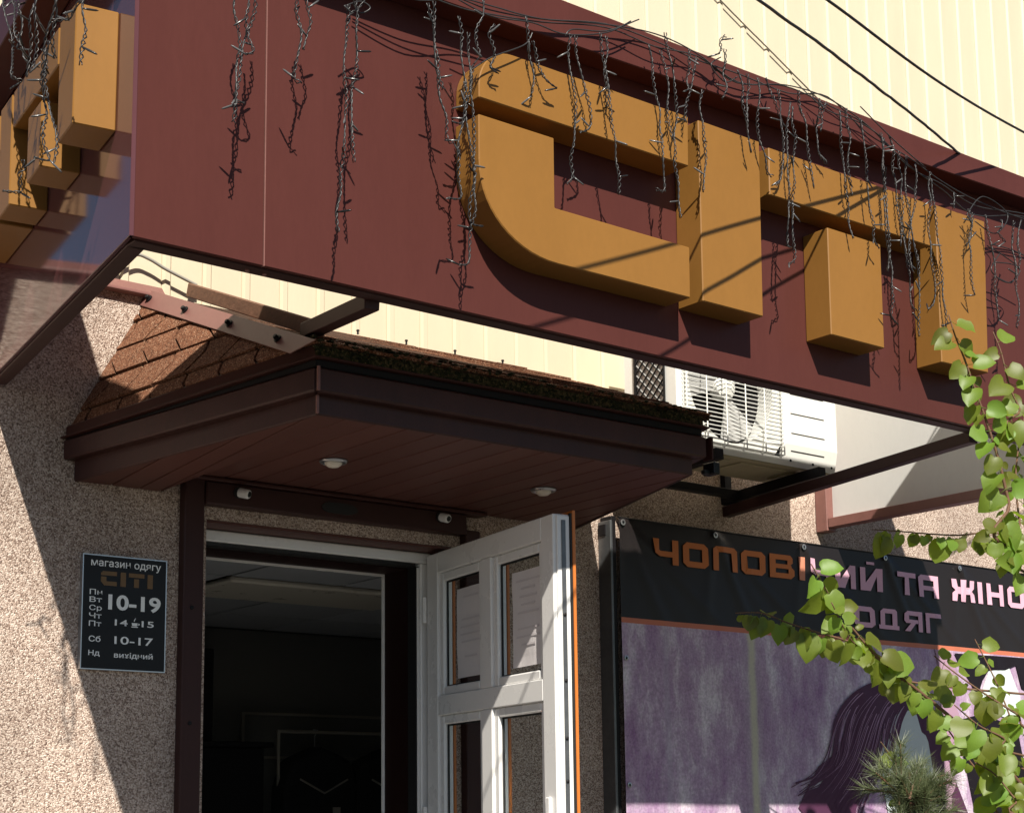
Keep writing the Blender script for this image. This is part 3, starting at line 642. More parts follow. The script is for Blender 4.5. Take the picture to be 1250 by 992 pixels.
def on_banner(poly, mt, name, lift=.006, parent=None):
    """flat print following the cloth: a 2d outline split into columns"""
    m = MB(); x0 = min(p[0] for p in poly); x1 = max(p[0] for p in poly); k = max(1, int((x1-x0)/.03))
    for c in range(k):
        a, b_ = x0+(x1-x0)*c/k, x0+(x1-x0)*(c+1)/k
        q = clip(poly, [(a, -9), (b_, -9), (b_, 99), (a, 99)])
        if len(q) >= 3: m.add([(u, by(u, v)-lift, v) for u, v in q], [tuple(range(len(q)))])
    return m
# block letters: strokes on a 10 x 10 grid
S = 2.4
GL = {
 'Ч': [[(0,10),(S,10),(S,5.6),(2.9,5.2),(10,5.2),(10,3.0),(2.2,3.0),(.6,4.2)], [(7.6,5.2),(10,5.2),(10,10),(7.6,10)], [(7.6,0),(10,0),(10,3),(7.6,3)]],
 'О': [[(0,1.6),(1.6,0),(S,S),(S,7.6),(1.6,10),(0,8.4)], [(10,1.6),(10,8.4),(8.4,10),(7.6,7.6),(7.6,S),(8.4,0)], [(1.6,0),(8.4,0),(7.6,S),(S,S)], [(1.6,10),(S,7.6),(7.6,7.6),(8.4,10)]],
 'П': [[(0,0),(S,0),(S,7.7),(1.4,10),(0,8.8)], [(1.4,10),(S,7.7),(7.6,7.7),(8.8,10)], [(8.8,10),(7.6,7.7),(7.6,0),(10,0),(10,8.8)]],
 'В': [[(0,0),(S,0),(S,10),(0,10)], [(S,0),(8.6,0),(10,1.4),(7.6,2.2),(S,2.2)], [(S,4.1),(9.2,4.1),(8.6,6.0),(S,6.0)], [(S,7.8),(7.2,7.8),(9.4,8.8),(8.4,10),(S,10)], [(7.6,2.2),(10,1.4),(10,3.8),(9.2,4.6),(7.6,4.1)], [(7.2,6.0),(8.6,6.0),(9.4,6.8),(9.4,8.8),(7.2,7.8)]],
 'І': [[(0,0),(10,0),(10,10),(0,10)]],
 'И': [[(0,0),(S,0),(S,10),(0,10)], [(7.6,0),(10,0),(10,10),(7.6,10)], [(S,0),(S+2.2,0),(7.6,6.6),(7.6,10),(7.4,10),(S,3.4)]],
 'Й': [[(0,0),(S,0),(S,10),(0,10)], [(7.6,0),(10,0),(10,10),(7.6,10)], [(S,0),(S+2.2,0),(7.6,6.6),(7.6,10),(7.4,10),(S,3.4)], [(3.0,11.4),(6.6,11.4),(6.6,12.6),(3.0,12.6)]],
 'Т': [[(0,7.8),(10,7.8),(10,10),(0,10)], [(3.7,0),(6.3,0),(6.3,7.8),(3.7,7.8)]],
 'А': [[(0,0),(S,0),(S,7.7),(1.4,10),(0,8.8)], [(1.4,10),(S,7.7),(7.6,7.7),(7.6,10)], [(7.6,0),(10,0),(10,10),(7.6,10)], [(S,3.2),(7.6,3.2),(7.6,5.2),(S,5.2)]],
 'Ж': [[(4.0,0),(6.0,0),(6.0,10),(4.0,10)], [(0,10),(1.9,10),(2.4,6.6),(4,6.6),(4,4.0),(2.2,4.2),(.2,6.4)], [(0,0),(1.9,0),(2.4,3.4),(4,3.4),(4,6.0),(2.2,5.8),(.2,3.6)], [(10,10),(9.8,6.4),(7.8,4.2),(6,4.0),(6,6.6),(7.6,6.6),(8.1,10)], [(10,0),(8.1,0),(7.6,3.4),(6,3.4),(6,6.0),(7.8,5.8),(9.8,3.6)]],
 'Н': [[(0,0),(S,0),(S,10),(0,10)], [(7.6,0),(10,0),(10,10),(7.6,10)], [(S,3.9),(7.6,3.9),(7.6,6.1),(S,6.1)]],
 'Д': [[(.9,2),(3.2,2),(3.2,8),(2.4,10),(.9,8.6)], [(2.4,10),(3.2,7.8),(6.8,7.8),(8.2,10)], [(8.2,10),(6.8,7.8),(6.8,2),(9.1,2),(9.1,9)], [(0,0),(10,0),(10,2),(0,2)]],
 'Я': [[(7.6,0),(10,0),(10,10),(7.6,10)], [(1.4,10),(0,8.6),(2.2,7.8),(7.6,7.8),(7.6,10)], [(0,8.6),(0,5.2),(2.2,5.6),(2.2,7.8)], [(0,5.2),(1.0,4.0),(7.6,4.0),(7.6,5.8),(2.2,5.8)], [(.2,0),(2.9,0),(6.2,4.0),(3.2,4.0)]],
 'Г': [[(0,0),(S,0),(S,10),(0,10)], [(S,7.8),(10,7.8),(10,10),(S,10)]],
}
def ccw(p): return p if sum(p[i][0]*p[(i+1) % len(p)][1]-p[(i+1) % len(p)][0]*p[i][1] for i in range(len(p))) > 0 else p[::-1]
def glyph(ch, x0, x1, z0, z1, mt):
    m = MB()
    for st_ in GL[ch]:
        q = [(x0+(x1-x0)*u/10, z0+(z1-z0)*v/10) for u, v in st_]
        # concave strokes are cut by columns as well, so split as triangles fan is avoided by using small pieces
        r = on_banner(q, mt, 'x'); m.add(r.v, r.f)
    put('lettering', m, mt, ban)
z0, z1 = 2.655, 2.762
for ch, a, b_, mt in (('Ч',4.669,4.816,T_OR),('О',4.843,4.995,T_OR),('П',5.023,5.177,T_OR),('О',5.203,5.357,T_OR),('В',5.384,5.542,T_OR),('І',5.571,5.611,T_MID),('Ч',5.640,5.790,T_PK),('И',5.820,5.965,T_PK),('Й',5.998,6.152,T_PK),
                      ('Т',6.261,6.404,T_PK),('А',6.424,6.583,T_PK),('Ж',6.691,6.869,T_PK),('І',6.900,6.938,T_PK),('Н',6.976,7.119,T_PK),('О',7.158,7.306,T_PK)):
    glyph(ch, a, b_, z0-.012*(a > 5.7), z1-.009*(a > 5.7), mt)
for ch, a, b_ in (('О',5.945,6.09),('Д',6.115,6.265),('Я',6.302,6.440),('Г',6.467,6.588)): glyph(ch, a, b_, 2.468, 2.566, T_PK)
# the printed picture: a woman's windblown dark hair, pale face and coat (generic figure)
HAIR, HAIR2, FACE, INK, COAT = pmat('print_hair', (.085, .030, .066)), pmat('print_hair_light', (.40, .24, .36)), pmat('print_face', (.56, .61, .60)), pmat('print_black', (.012, .009, .012)), pmat('print_coat', (.40, .25, .33))
def ppx(pts): return [(at(x, y, -.085).x, at(x, y, -.085).z) for x, y in pts]
def ear(poly):
    """triangulate a simple outline"""
    from mathutils.geometry import tessellate_polygon
    t = tessellate_polygon([[Vector((a, b, 0)) for a, b in poly]]); return t
def shape(name, pts, mt, lift):
    poly = ppx(pts); m = MB()
    for t in ear(poly):
        tri = ccw([poly[i] for i in t]); r = on_banner(tri, mt, 'x', lift); m.add(r.v, r.f)
    put(name, m, mt, ban)
shape('printed_hair', [(1075,826),(1100,828),(1122,845),(1150,880),(1150,900),(1120,895),(1095,855),(1082,876),(1072,905),(1064,940),(1052,960),(1045,992),(985,998),(975,985),(990,960),(1010,945),(1000,960),(985,965),(1000,935),(1022,918),(1030,895),(1038,870),(1050,850),(1062,835)], HAIR, .0058)
shape('printed_face', [(1092,858),(1118,872),(1124,893),(1138,905),(1140,960),(1130,998),(1085,998),(1078,960),(1074,925),(1080,895),(1088,880)], FACE, .0066)
shape('printed_eye', [(1084,893),(1092,896),(1100,904),(1106,912),(1098,909),(1090,907),(1085,902)], INK, .0074)
shape('printed_hair', [(1124,858),(1140,870),(1152,900),(1160,940),(1180,992),(1200,998),(1150,998),(1140,950),(1132,905),(1126,890)], HAIR, .0070)
shape('printed_coat', [(1139,792),(1160,796),(1166,830),(1160,850),(1172,880),(1168,915),(1155,905),(1146,870),(1148,830)], COAT, .0062)
shape('printed_coat', [(1150,920),(1160,935),(1165,955),(1160,992),(1150,998),(1152,960)], COAT, .0072)
shape('printed_dark_hair', [(1163,797),(1250,803),(1262,850),(1245,840),(1238,812),(1225,818),(1205,818),(1198,830),(1192,850),(1182,830),(1170,812)], INK, .0064)
shape('printed_shirt', [(1205,819),(1230,815),(1243,850),(1240,880),(1210,870),(1195,850)], pmat('print_pale', (.62, .68, .66)), .0060)
shape('printed_jacket', [(1163,880),(1200,870),(1240,890),(1262,998),(1190,998),(1176,930)], INK, .0056)
random.seed(11)
def strands(name, n, mt, lift, w0, w1, fly):
    hs_ = MB()
    for i in range(n):
        u_ = i/(n-1)+random.uniform(-.5, .5)/n; lp = lambda p, q: (p[0]+(q[0]-p[0])*u_, p[1]+(q[1]-p[1])*u_)
        jt = lambda v: random.uniform(-v, v); a = lp((1064, 834), (1122, 846)); c1 = lp((1014+jt(7), 850+jt(5)), (1096, 868)); c2 = lp((1034+jt(8), 912+jt(6)), (1080, 925)); e = lp((974-fly*random.random()+jt(6), 962+jt(14)), (1058, 1004))
        wv = 6+4*math.sin(u_*9)+random.uniform(-2.5, 2.5); ph = 1.2+u_*2.2+random.uniform(-.25, .25); t0 = random.uniform(0, .45) if fly > 9 else 0; t1 = random.uniform(.7, 1) if fly > 9 else 1
        pts = []
        for k in range(19):
            t = t0+(t1-t0)*k/18; u = 1-t; q = [u**3*a[j]+3*u*u*t*c1[j]+3*u*t*t*c2[j]+t**3*e[j] for j in (0, 1)]
            pts.append((q[0]+wv*math.sin(ph+t*8)*t, q[1]+wv*.6*math.cos(ph+t*7)*t))
        P = ppx(pts); wd = random.uniform(w0, w1)
        for k, (p, q) in enumerate(zip(P, P[1:])):
            d = Vector((q[0]-p[0], q[1]-p[1])); d = d.normalized() if d.length > 0 else Vector((1, 0)); n_ = Vector((-d.y, d.x))*wd*(1-.75*k/18)
            hs_.add([(x_, by(x_, z_)-lift-.000004*i, z_) for x_, z_ in ((p[0]-n_.x, p[1]-n_.y), (q[0]-n_.x, q[1]-n_.y), (q[0]+n_.x, q[1]+n_.y), (p[0]+n_.x, p[1]+n_.y))], [(0, 1, 2, 3)])
    tag(put(name, hs_, mt, ban), kind='stuff')
strands('printed_hair_locks', 44, HAIR, .0075, .005, .014, 8)
strands('printed_hair_strands', 34, HAIR2, .0086, .0006, .0026, 12)
random.seed(5)
bf = empty('banner_frame', (4.44, -.05, .9), 'dark metal angle post along the left edge of the banner', 'post')
put('post', MB().box(4.447, 4.472, -.07, -.001, .9, 2.835), M['dark'], bf, .002)
put('angle', MB().box(4.434, 4.4465, -.078, -.001, .9, 2.815), M['galv'], bf, .002)
put('bracket', MB().box(4.428, 4.4335, -.05, -.01, 2.755, 2.80), M['dark'], bf)

# ================================================================== AIR CONDITIONER
ac = empty('air_conditioner', (4.9, -.35, 3.05), 'white outdoor air conditioner unit with wire grille on wall brackets', 'air conditioner')
X0, X1, YF, YB = 4.42, 5.380, -.50, -.20
cx, cz, rr = 4.735, 3.345, .245
# front face with a round fan opening
body = MB(); k = 40; zlo, zhi = 3.142, 3.62
ring = [(cx+rr*math.cos(2*math.pi*i/k), cz+rr*math.sin(2*math.pi*i/k)) for i in range(k)]
zlo_f = 3.142
def sq(i):
    a = 2*math.pi*i/k; c, s = math.cos(a), math.sin(a); t = 1/max(abs(c)/.29, abs(s)/.26); return (cx+c*t, cz+s*t)
sqr = [sq(i) for i in range(k)]
for i in range(k):
    j = (i+1) % k
    def yy(z): return YF if z >= zlo_f else YF+(zlo_f-z)*.22
    a, b_, c, d = ring[i], ring[j], sqr[j], sqr[i]
    body.add([(p[0], yy(p[1]), p[1]) for p in (a, b_, c, d)], [(0, 1, 2, 3)])
    body.add([(a[0], yy(a[1]), a[1]), (b_[0], yy(b_[1]), b_[1]), (b_[0], YF+.08, b_[1]), (a[0], YF+.08, a[1])], [(0, 1, 2, 3)])
xr = cx+.29; xl = cx-.29; zt = cz+.26; zb = cz-.26
yb = YF+(zlo_f-zb)*.22
body.add([(xr,YF,zlo_f),(X1,YF,zlo_f),(X1,YF,zhi),(xr,YF,zhi)], [(0,1,2,3)])
body.add([(xr,yb,zb),(X1,yb,zb),(X1,YF,zlo_f),(xr,YF,zlo_f)], [(0,1,2,3)])
body.add([(X0,YF,zlo_f),(xl,YF,zlo_f),(xl,YF,zhi),(X0,YF,zhi)], [(0,1,2,3)])
body.add([(X0,yb,zb),(xl,yb,zb),(xl,YF,zlo_f),(X0,YF,zlo_f)], [(0,1,2,3)])
body.add([(xl,YF,zt),(xr,YF,zt),(xr,YF,zhi),(xl,YF,zhi)], [(0,1,2,3)])
body.add([(X0,yb,zb),(X1,yb,zb),(X1,yb+.008,3.052),(X0,yb+.008,3.052)], [(0,1,2,3)])
body.add([(X1,yb+.008,3.052),(X1,YB,3.052),(X1,YB,zhi),(X1,YF,zhi),(X1,YF,zlo_f),(X1,yb,zb)], [(0,1,2,3,4,5)])
body.add([(X0,yb+.008,3.052),(X0,YB,3.052),(X0,YB,zhi),(X0,YF,zhi),(X0,YF,zlo_f),(X0,yb,zb)], [(0,1,2,3,4,5)])
body.add([(X0,YF,zhi),(X1,YF,zhi),(X1,YB,zhi),(X0,YB,zhi)], [(0,1,2,3)]); body.add([(X0,YB,3.052),(X1,YB,3.052),(X1,YB,zhi),(X0,YB,zhi)], [(0,1,2,3)])
put('casing', body, M['acwhite'], ac)
put('base_pan', MB().box(X0+.005, X1-.005, yb+.012, YB+.002, 3.046, 3.056).box(X0+.1, X0+.36, -.44, -.25, 3.040, 3.0455).box(X0+.42, X0+.70, -.44, -.25, 3.040, 3.0455).box(X0+.76, X0+.9, -.42, -.27, 3.040, 3.0455), M['acbase'], ac, .006)
put('fan_shroud', MB().lathe((cx, YF+.081, cz), (0, 1, 0), [(rr, 0), (rr, .05)], 32), M['dark'], ac)
fan = put('fan', MB().lathe((cx, YF+.03, cz), (0, 1, 0), [(.02, -.015), (.055, 0), (.06, .04)], 20), M['acwhite'], ac)
for q in range(3):
    a = 2*math.pi*q/3+2.4; bl = MB(); n = 9
    for i in range(n):
        t = a+(i/(n-1))*1.1
        for r_, dy in ((.055, 0), (.15, -.004), (.232, -.008)):
            bl.v.append((cx+r_*math.cos(t), YF+.028+dy+.045*i/(n-1)*(.5+r_), cz+r_*math.sin(t)))
    for i in range(n-1):
        for j in range(2): bl.f.append((i*3+j, i*3+j+1, i*3+j+4, i*3+j+3))
    put('fan_blade', bl, M['acfan'], fan, smooth=True).location = (0, 0, 0)
gd = MB()
for i in range(-4, 10):
    z = 3.09+i*.042
    for s_ in (1, -1):
        z0, z1 = (z, z+.16) if s_ > 0 else (z+.16, z)
        if min(z0, z1) < 3.09 or max(z0, z1) > 3.60: continue
        gd.hexa([(X0-.008,-.435,z0-.0022),(X0-.008,-.275,z1-.0022),(X0-.002,-.275,z1-.0022),(X0-.002,-.435,z0-.0022),(X0-.008,-.435,z0+.0022),(X0-.008,-.275,z1+.0022),(X0-.002,-.275,z1+.0022),(X0-.002,-.435,z0+.0022)])
gd.box(X0-.009, X0-.001, -.441, -.4355, 3.08, 3.61).box(X0-.009, X0-.001, -.2745, -.265, 3.08, 3.61)
put('coil_guard', gd, M['dark'], ac)
gr = MB(); gx0, gx1, gz0, gz1 = 4.452, 5.022, 3.082, 3.612; ygr = YF-.02
nh = 31
for i in range(nh):
    z = gz0+(gz1-gz0)*i/(nh-1)
    gr.tube([(gx0, YF-.001, z), (gx0+.004, ygr, z), (gx1-.004, ygr, z), (gx1, YF-.001, z)], .0021, 5)
for i in range(6):
    x = gx0+.004+(gx1-gx0-.008)*i/5
    gr.tube([(x, YF+.005, gz0-.003), (x, ygr-.004, gz0), (x, ygr-.004, gz1)], .003, 5)
put('grille', gr, M['acwhite'], ac)
for z in (3.555, 3.445, 3.36, 3.275, 3.19, 3.115):
    yv = YF-.0008 if z >= zlo_f else YF+(zlo_f-z)*.22-.0008
    put('vent_groove', MB().box(5.09, 5.30, yv, yv+.003, z-.0025, z+.0025), M['gasket'], ac)
for x in (5.09, 5.23, 5.35): put('screw', MB().lathe((x, yb-.002, 3.074), (0, -1, 0), [(.006, 0), (.005, .003)], 8), M['dark'], ac)
br = empty('wall_bracket', (4.9, -.3, 3.0), 'black steel wall brackets carrying the air conditioner', 'bracket')
for x in (5.19, 4.58):
    put('arm', beam((x, -.001, 2.992), (x, -.575, 3.022), .022, .022), M['dark'], br, .002)
    put('wall_rail', MB().box(x-.02, x+.02, -.03, -.0015, 3.03, 3.38), M['dark'], br)
put('strut', beam((4.60, -.10, 3.0), (5.17, -.10, 3.0), .018, .018), M['dark'], br, .002)

# ================================================================== CABLES
def sagged(pts, n=14):
    r = []
    P = [pts[0]]+list(pts)+[pts[-1]]
    for i in range(1, len(P)-2):
        p0, p1, p2, p3 = (Vector(P[k]) for k in (i-1, i, i+1, i+2))
        for k in range(n):
            t = k/n; r.append(.5*((2*p1)+(p2-p0)*t+(2*p0-5*p1+4*p2-p3)*t*t+(3*p1-p0-3*p2+p3)*t**3))
    r.append(Vector(pts[-1])); return r
def wob(P, a): return [p+Vector((random.uniform(-a, a), random.uniform(-a, a), random.uniform(-a, a))) for p in P]
tag(put('overhead_cable', MB().tube(wob(sagged([(4.90, -1.56, 4.008), (4.277, -1.80, 3.924), (3.506, -2.085, 3.814), (2.4, -2.49, 3.66), (0, -3.37, 3.45), (-4, -4.8, 3.7)]), .001), .0048, 6), M['cable'], smooth=True), 'black overhead cable tied to the top edge of the sign', 'cable')
tag(put('overhead_cable', MB().tube(sagged([(12.2, -.02, 5.3), (8.2, -.95, 4.60), (4.986, -1.70, 4.112), (3.496, -2.1, 3.96), (2.6, -2.35, 3.87), (0, -3.1, 3.7), (-4, -4.3, 3.9)]), .0048, 6), M['cable'], smooth=True), 'black overhead cable passing in front of the cream siding at upper right', 'cable')
tag(put('wall_cable', MB().tube(wob(sagged([(4.2, -.003, 5.93), (5.27, -.003, 5.413), (5.6, -.003, 5.262), (5.87, -.003, 5.138), (6.4, -.003, 4.9)]), .0004), .0040, 6), M['duskcable'], smooth=True), 'thin grey cable running down the cream siding behind the sign', 'cable')
wc = [at(x, y, -.03) for x, y in ((140, 322), (165, 311), (182, 316), (200, 327), (215, 335), (240, 348))]
tag(put('wall_cable', MB().tube(sagged(wc), .006, 6), M['greycable'], smooth=True), 'pale cable looping over the ledge above the canopy corner', 'cable')

# ================================================================== ICICLE LIGHT STRINGS
random.seed(21)
BULB = MB().tube([(0, 0, 0), (.012, 0, .001), (.014, 0, .001), (.034, 0, .003), (.040, 0, .0035)], [.0020, .0026, .0030, .0026, .0010], 6).mesh('bulb', True); BULB.materials.append(M['bulb'])
def twisted(path, r=.0018, rad=.0033, pitch=.04):
    """two wires wound round each other along a path"""
    P = [Vector(p) for p in path]; seg = []; d = 0
    for p, q in zip(P, P[1:]):
        n = max(1, int((q-p).length/.0065))
        for i in range(n): seg.append((p.lerp(q, i/n), d+(q-p).length*i/n))
        d += (q-p).length
    seg.append((P[-1], d)); m = MB()
    for s in (0, math.pi):
        out_ = []
        for i, (p, l) in enumerate(seg):
            t = (seg[min(i+1, len(seg)-1)][0]-seg[max(i-1, 0)][0]).normalized(); a = t.cross(Vector((0, 1, 0)))
            a = a.normalized() if a.length > .1 else Vector((1, 0, 0)); b_ = t.cross(a); q = l/pitch*2*math.pi+s; k = rad*(1+.5*math.sin(l*31+P[0].x*50))
            out_.append(p+a*math.cos(q)*k+b_*math.sin(q)*k)
        m.tube(out_, r, 4)
    return m
def strand(garland, top, bot, wig=.012, nb=None):
    top, bot = Vector(top), Vector(bot); L_ = (bot-top).length; n = max(4, int(L_/.05)); pts = []
    ph = random.uniform(0, 6); ox = 0
    for i in range(n+1):
        t = i/n; ox += random.uniform(-wig, wig)*.9; ox *= .9
        pts.append(top.lerp(bot, t)+Vector((ox+.006*math.sin(ph+t*7), random.uniform(-.006, .006), 0))*(0 if i == 0 else 1))
    if random.random() < .45:  # the last bulb lead kicks out sideways
        pts.append(pts[-1]+Vector((random.choice((-1, 1))*random.uniform(.02, .045), 0, -random.uniform(.0, .03))))
    s = put('strand', twisted(sagged(pts, 4)), M['wire'], garland, smooth=True)
    nb = nb or max(2, int(L_/.12))
    for i in range(nb):
        p = pts[min(len(pts)-1, 1+int((i+random.uniform(.2, .8))/nb*(len(pts)-1)))]
        o = put('bulb', BULB, None, s); o.location = p-Vector((0, 0, 0))
        o.location = Vector(p); o.rotation_euler = (random.uniform(-.5, .5), random.uniform(-.9, .9), random.choice((0, math.pi))+random.uniform(-1.0, 1.0))
        o.scale = (1, 1, 1)
    return s
gl = empty('icicle_lights', (0, 0, 0), 'dark icicle light strings hanging along the front of the sign', 'string lights')
FR = [(290,-14,288,152),(303,-14,303,62),(311,-14,290,120),(367,-14,362,95),(372,-10,371,60),(426,6,421,285),(431,-8,436,200),(447,-8,425,25),
 (522,4,540,110),(530,2,552,170),(560,20,566,150),(572,40,560,240),(568,100,565,320),(577,85,574,270),(590,0,583,70),(604,30,606,85),
 (642,20,650,118),(650,50,668,100),(697,42,705,218),(703,44,722,155),(733,40,757,238),(740,44,745,130),(792,55,805,232),(806,62,818,170),(812,40,828,265),
 (842,60,843,110),(851,70,836,150),(858,110,862,235),(885,60,880,120),(886,44,884,68),(900,85,915,185),(912,90,914,150),(925,95,935,210),(935,95,955,150),
 (950,110,958,220),(965,125,962,300),(968,130,974,318),(975,110,991,230),(1000,120,997,188),(1010,125,1003,160),(1025,135,1035,290),(1033,132,1040,240),(1050,145,1062,290),
 (1075,162,1080,330),(1078,168,1090,385),(1085,165,1100,300),(1098,185,1112,372),(1107,190,1122,410),(1117,200,1113,330),(1136,210,1140,370),(1137,218,1150,395),
 (1165,235,1165,255),(1182,255,1187,360),(1188,260,1182,300),(1203,262,1216,390),(1222,268,1220,285),(1238,270,1240,400),(1247,268,1247,330)]
for i, (x0, y0, x1, y1) in enumerate(FR):
    Y = -1.63-random.uniform(0, .03)
    strand(gl, at(x0, y0, Y), at(x1, y1, Y))
def px_path(p, Y, j=0):
    return [at(x+random.uniform(-j, j), y+random.uniform(-j, j), Y-random.uniform(0, .02)) for x, y in p]
top_path = [(436,-48),(500,-12),(560,2),(600,12),(660,22),(740,32),(800,48),(850,66),(900,94),(960,108),(1010,122),(1060,158),(1110,196),(1150,224),(1190,252),(1250,264),(1300,282),(1335,296)]
for k in range(3):
    Pp = [(x, y+random.uniform(-6, 10)) for x, y in top_path]
    put('main_wire', MB().tube(sagged(px_path(Pp, -1.60, 2), 6), .0022, 5), M['wire'], gl, smooth=True)
for p in ([(560,0),(600,20),(650,28),(690,42),(740,40),(770,26)], [(690,44),(700,36),(740,38),(780,24)], [(585,70),(575,85),(600,70),(640,55),(650,40)], [(420,8),(440,2),(452,10),(440,16),(430,4)], [(1180,262),(1200,240),(1230,262),(1215,285),(1190,270)],
          [(1205,300),(1225,312),(1245,330),(1230,345),(1210,330),(1220,310)], [(1210,298),(1235,305),(1262,318)], [(1215,320),(1240,325),(1235,345),(1216,338)], [(880,70),(868,80),(885,100),(900,94)], [(990,118),(1010,135),(1050,150),(1080,170)], [(1050,130),(1090,170),(1130,205)]):
    put('loop_wire', MB().tube(sagged(px_path(p, -1.62), 8), .0022, 5), M['wire'], gl, smooth=True)
gl2 = empty('icicle_lights', (1.5, -1, 0), 'pale grey light strings hanging over the side panel letters by the corner', 'string lights')
def on_side(x, y, off):
    r = Vector(ray(x, y)); q = P0+PN*off; t = (q-Vector(CAM)).dot(PN)/r.dot(PN); return Vector(CAM)+r*t
for x0, y0, x1, y1 in [(5,0,22,95),(10,-10,26,70),(28,-12,24,62),(46,-10,38,90),(42,5,34,95),(70,-12,52,125),(68,0,58,70),(105,-10,106,82),(103,0,90,25),(55,60,62,200),(60,50,50,110),(53,120,58,195),(28,195,22,233)]:
    o = random.uniform(.15, .19); strand(gl2, on_side(x0, y0, o), on_side(x1, y1, o), .008)

# ================================================================== LEAFY TREE
random.seed(3)
def leaf_mesh(curl, fold, w_=.80):
    m = MB(); L_ = 1.0
    prof = [(0, .0), (-.07, .20), (-.03, .37), (.12, .50), (.34, .56), (.56, .51), (.76, .36), (.90, .16), (1.0, 0)]
    prof = [(x, y*random.uniform(.9, 1.08)) for x, y in prof]; mid = [(max(0, p[0]), 0) for p in prof]; tw = random.uniform(-.25, .25)
    n = len(prof)
    def bend(x, y, s): return (x, y*s*w_*1.12+.08*tw*math.sin(x*3), -curl*x*x+fold*y-.10*math.sin(x*9+s+tw*9)*y+tw*x*y*s)
    for (x, y), (mx_, _) in zip(prof, mid): m.v.append(bend(x, y, 1))
    for (x, y), (mx_, _) in zip(prof, mid): m.v.append(bend(mx_, 0, 1))
    for (x, y), (mx_, _) in zip(prof, mid): m.v.append(bend(x, y, -1))
    for i in range(n-1):
        m.f.append((i, i+1, n+i+1, n+i)); m.f.append((n+i, n+i+1, 2*n+i+1, 2*n+i))
    m.tube([(-.34, 0, .10), (-.15, 0, .03), (0, 0, 0)], .012, 4)
    q = m.mesh('leaf', True); q.materials.append(M['leaf']); return q
LM = [leaf_mesh(random.uniform(.05, .5), random.uniform(.02, .45), random.uniform(.66, .88)) for _ in range(10)]
tree = empty('leafy_tree', (6.6, -1.9, 0), 'young tree with bright round leaves reaching across the banner and sign', 'tree')
put('trunk', MB().tube(sagged([(6.6, -1.9, -.01), (6.62, -1.88, .8), (6.58, -1.85, 1.7), (6.65, -1.9, 2.6), (6.6, -1.95, 3.4), (6.62, -1.9, 4.2)], 6), [.05-.042*i/30 for i in range(31)], 10), M['bark'], tree, smooth=True)
def orient(tip, nrm):
    x = tip.normalized(); z = (nrm-x*nrm.dot(x)).normalized(); y = z.cross(x)
    return Matrix((x, y, z)).transposed().to_euler()
def add_leaf(p, size, tip, nrm):
    o = put('leaf', random.choice(LM), None, tree); o.location = p-origin(tree); o.rotation_euler = orient(tip, nrm); o.scale = (size,)*3
def bough(pix, Y0, Y1, r0, dens, size=.095, droop=.5, spread=.05, start=0, trunk=True):
    n = len(pix); P = [at(x, y, Y0+(Y1-Y0)*i/(n-1)) for i, (x, y) in enumerate(pix)]
    if trunk: P = P+[Vector((6.6, -1.88, P[-1].z-.15))]
    S_ = sagged(P, 6); put('branch', MB().tube(S_, [.0022+(r0-.0022)*i/(len(S_)-1) for i in range(len(S_))], 6), M['bark'], tree, smooth=True)
    acc = 0; side_ = 1; dens *= .70
    lim = (n-1)*6+1
    for i in range(start, lim-1):
        d = S_[i+1]-S_[i]; acc += d.length
        while acc > dens:
            acc -= dens; side_ = -side_
            p = S_[i].lerp(S_[i+1], random.random()); t = d.normalized()
            perp = t.cross(Vector((-.5, -.7, .4))).normalized()*side_
            tip = (perp*random.uniform(.3, 1)-t*random.uniform(-.2, .5)+Vector((0, 0, -droop*random.uniform(.6, 1.6)))+Vector((random.uniform(-.3, .3), random.uniform(-.4, .2), 0)))
            nr = Vector((random.uniform(-.9, .1), random.uniform(-1.1, -.2), random.uniform(-.1, 1.0)))
            sz = size*random.choice((.35, .45, .55, .62, .7, .78, .86, 1.0))*.92
            add_leaf(p+tip.normalized()*sz*.30, sz, tip, nr)
LS = 1.12
bough([(990,688),(1004,712),(1022,742),(1045,772),(1070,800),(1105,830),(1145,862),(1195,905),(1245,955),(1290,1010)], -1.32, -1.45, .010, .030, .098)
bough([(1015,735),(1035,775),(1050,790),(1075,806)], -1.40, -1.36, .003, .035, .09, trunk=False)
bough([(898,748),(930,748),(962,760),(1000,772),(1040,784),(1080,805),(1130,835)], -.60, -.9, .005, .034, .108, .9)
bough([(1064,646),(1095,648),(1130,651),(1170,653),(1205,650),(1250,655),(1300,665)], -1.0, -1.3, .005, .040, .098, 1.1)
bough([(1158,384),(1166,410),(1178,440),(1192,480),(1206,520),(1220,565),(1232,615),(1250,680)], -1.80, -1.85, .007, .036, .094)
bough([(1212,405),(1222,430),(1232,470),(1245,500),(1262,540)], -1.78, -1.85, .005, .06, .10)
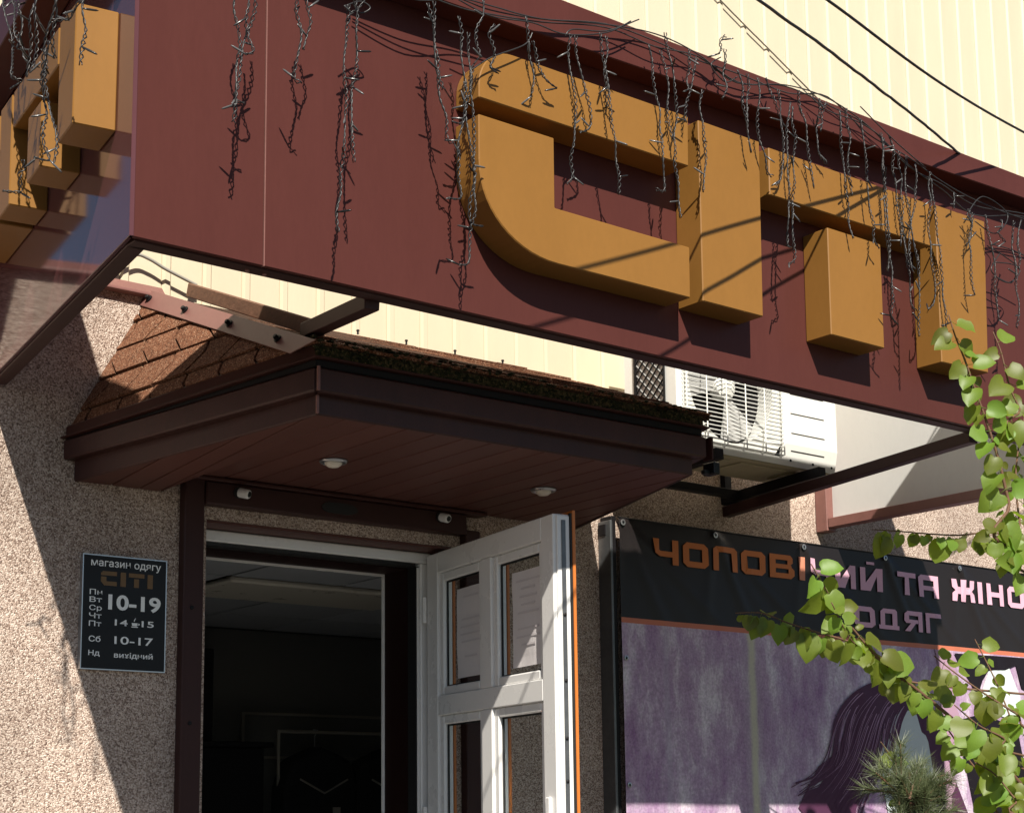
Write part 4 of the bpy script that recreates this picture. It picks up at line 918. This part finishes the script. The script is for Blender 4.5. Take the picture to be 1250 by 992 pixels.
bough([(1262,470),(1248,520),(1240,580),(1245,640),(1255,700)], -1.75, -1.85, .005, .045, .094)
bough([(1140,800),(1165,820),(1200,845),(1240,870),(1290,900)], -1.1, -1.4, .006, .036, .10)
bough([(1120,845),(1150,880),(1185,930),(1215,965),(1260,1010)], -1.2, -1.4, .006, .040, .10)
bough([(1190,780),(1215,830),(1235,880),(1255,940)], -1.0, -1.3, .005, .055, .09)
bough([(1165,860),(1195,885),(1225,900),(1265,925)], -1.5, -1.6, .005, .042, .10)
bough([(1190,930),(1215,945),(1240,975),(1270,1000)], -1.45, -1.6, .005, .036, .10)
bough([(1075,905),(1082,915),(1090,935),(1100,1000)], -1.3, -1.3, .004, .05, .07, trunk=False)
# ================================================================== PINE TOP
pine = empty('young_pine', (4.62, -1.45, 0), 'dark tip of a young pine in front of the banner', 'tree')
pc = at(1110, 942, -1.45)
put('trunk', MB().tube([(pc.x, pc.y, 0), (pc.x+.01, pc.y, 1.0), (pc.x, pc.y, pc.z)], [.03, .02, .005], 8), M['bark'], pine)
nd = MB(); random.seed(9)
for sh in range(44):
    a = random.uniform(0, 6.28); el_ = random.uniform(.1, 1.4) if sh > 3 else 1.5; ln = random.uniform(.06, .15)
    base = Vector((pc.x+random.uniform(-.04, .04), pc.y+random.uniform(-.04, .04), pc.z-random.uniform(.04, .26)))
    d = Vector((math.cos(a)*math.cos(el_), math.sin(a)*math.cos(el_), math.sin(el_)))
    put('shoot', MB().tube([base, base+d*ln], [.005, .003], 5), M['bark'], pine)
    for k in range(150):
        p = base+d*ln*random.uniform(.1, 1.02)
        v = (d*random.uniform(.5, 1.3)+Vector((random.gauss(0, 1), random.gauss(0, 1), random.gauss(0, 1))).normalized()*.75).normalized()
        l_ = random.uniform(.05, .085); s_ = v.orthogonal().normalized(); s2 = v.cross(s_); w2 = .0011
        nd.add([p+s_*w2, p-s_*w2*.5+s2*w2*.8, p-s_*w2*.5-s2*w2*.8, p+v*l_], [(0, 1, 3), (1, 2, 3), (2, 0, 3)])
tag(put('needles', nd, M['needle'], pine), kind='stuff')
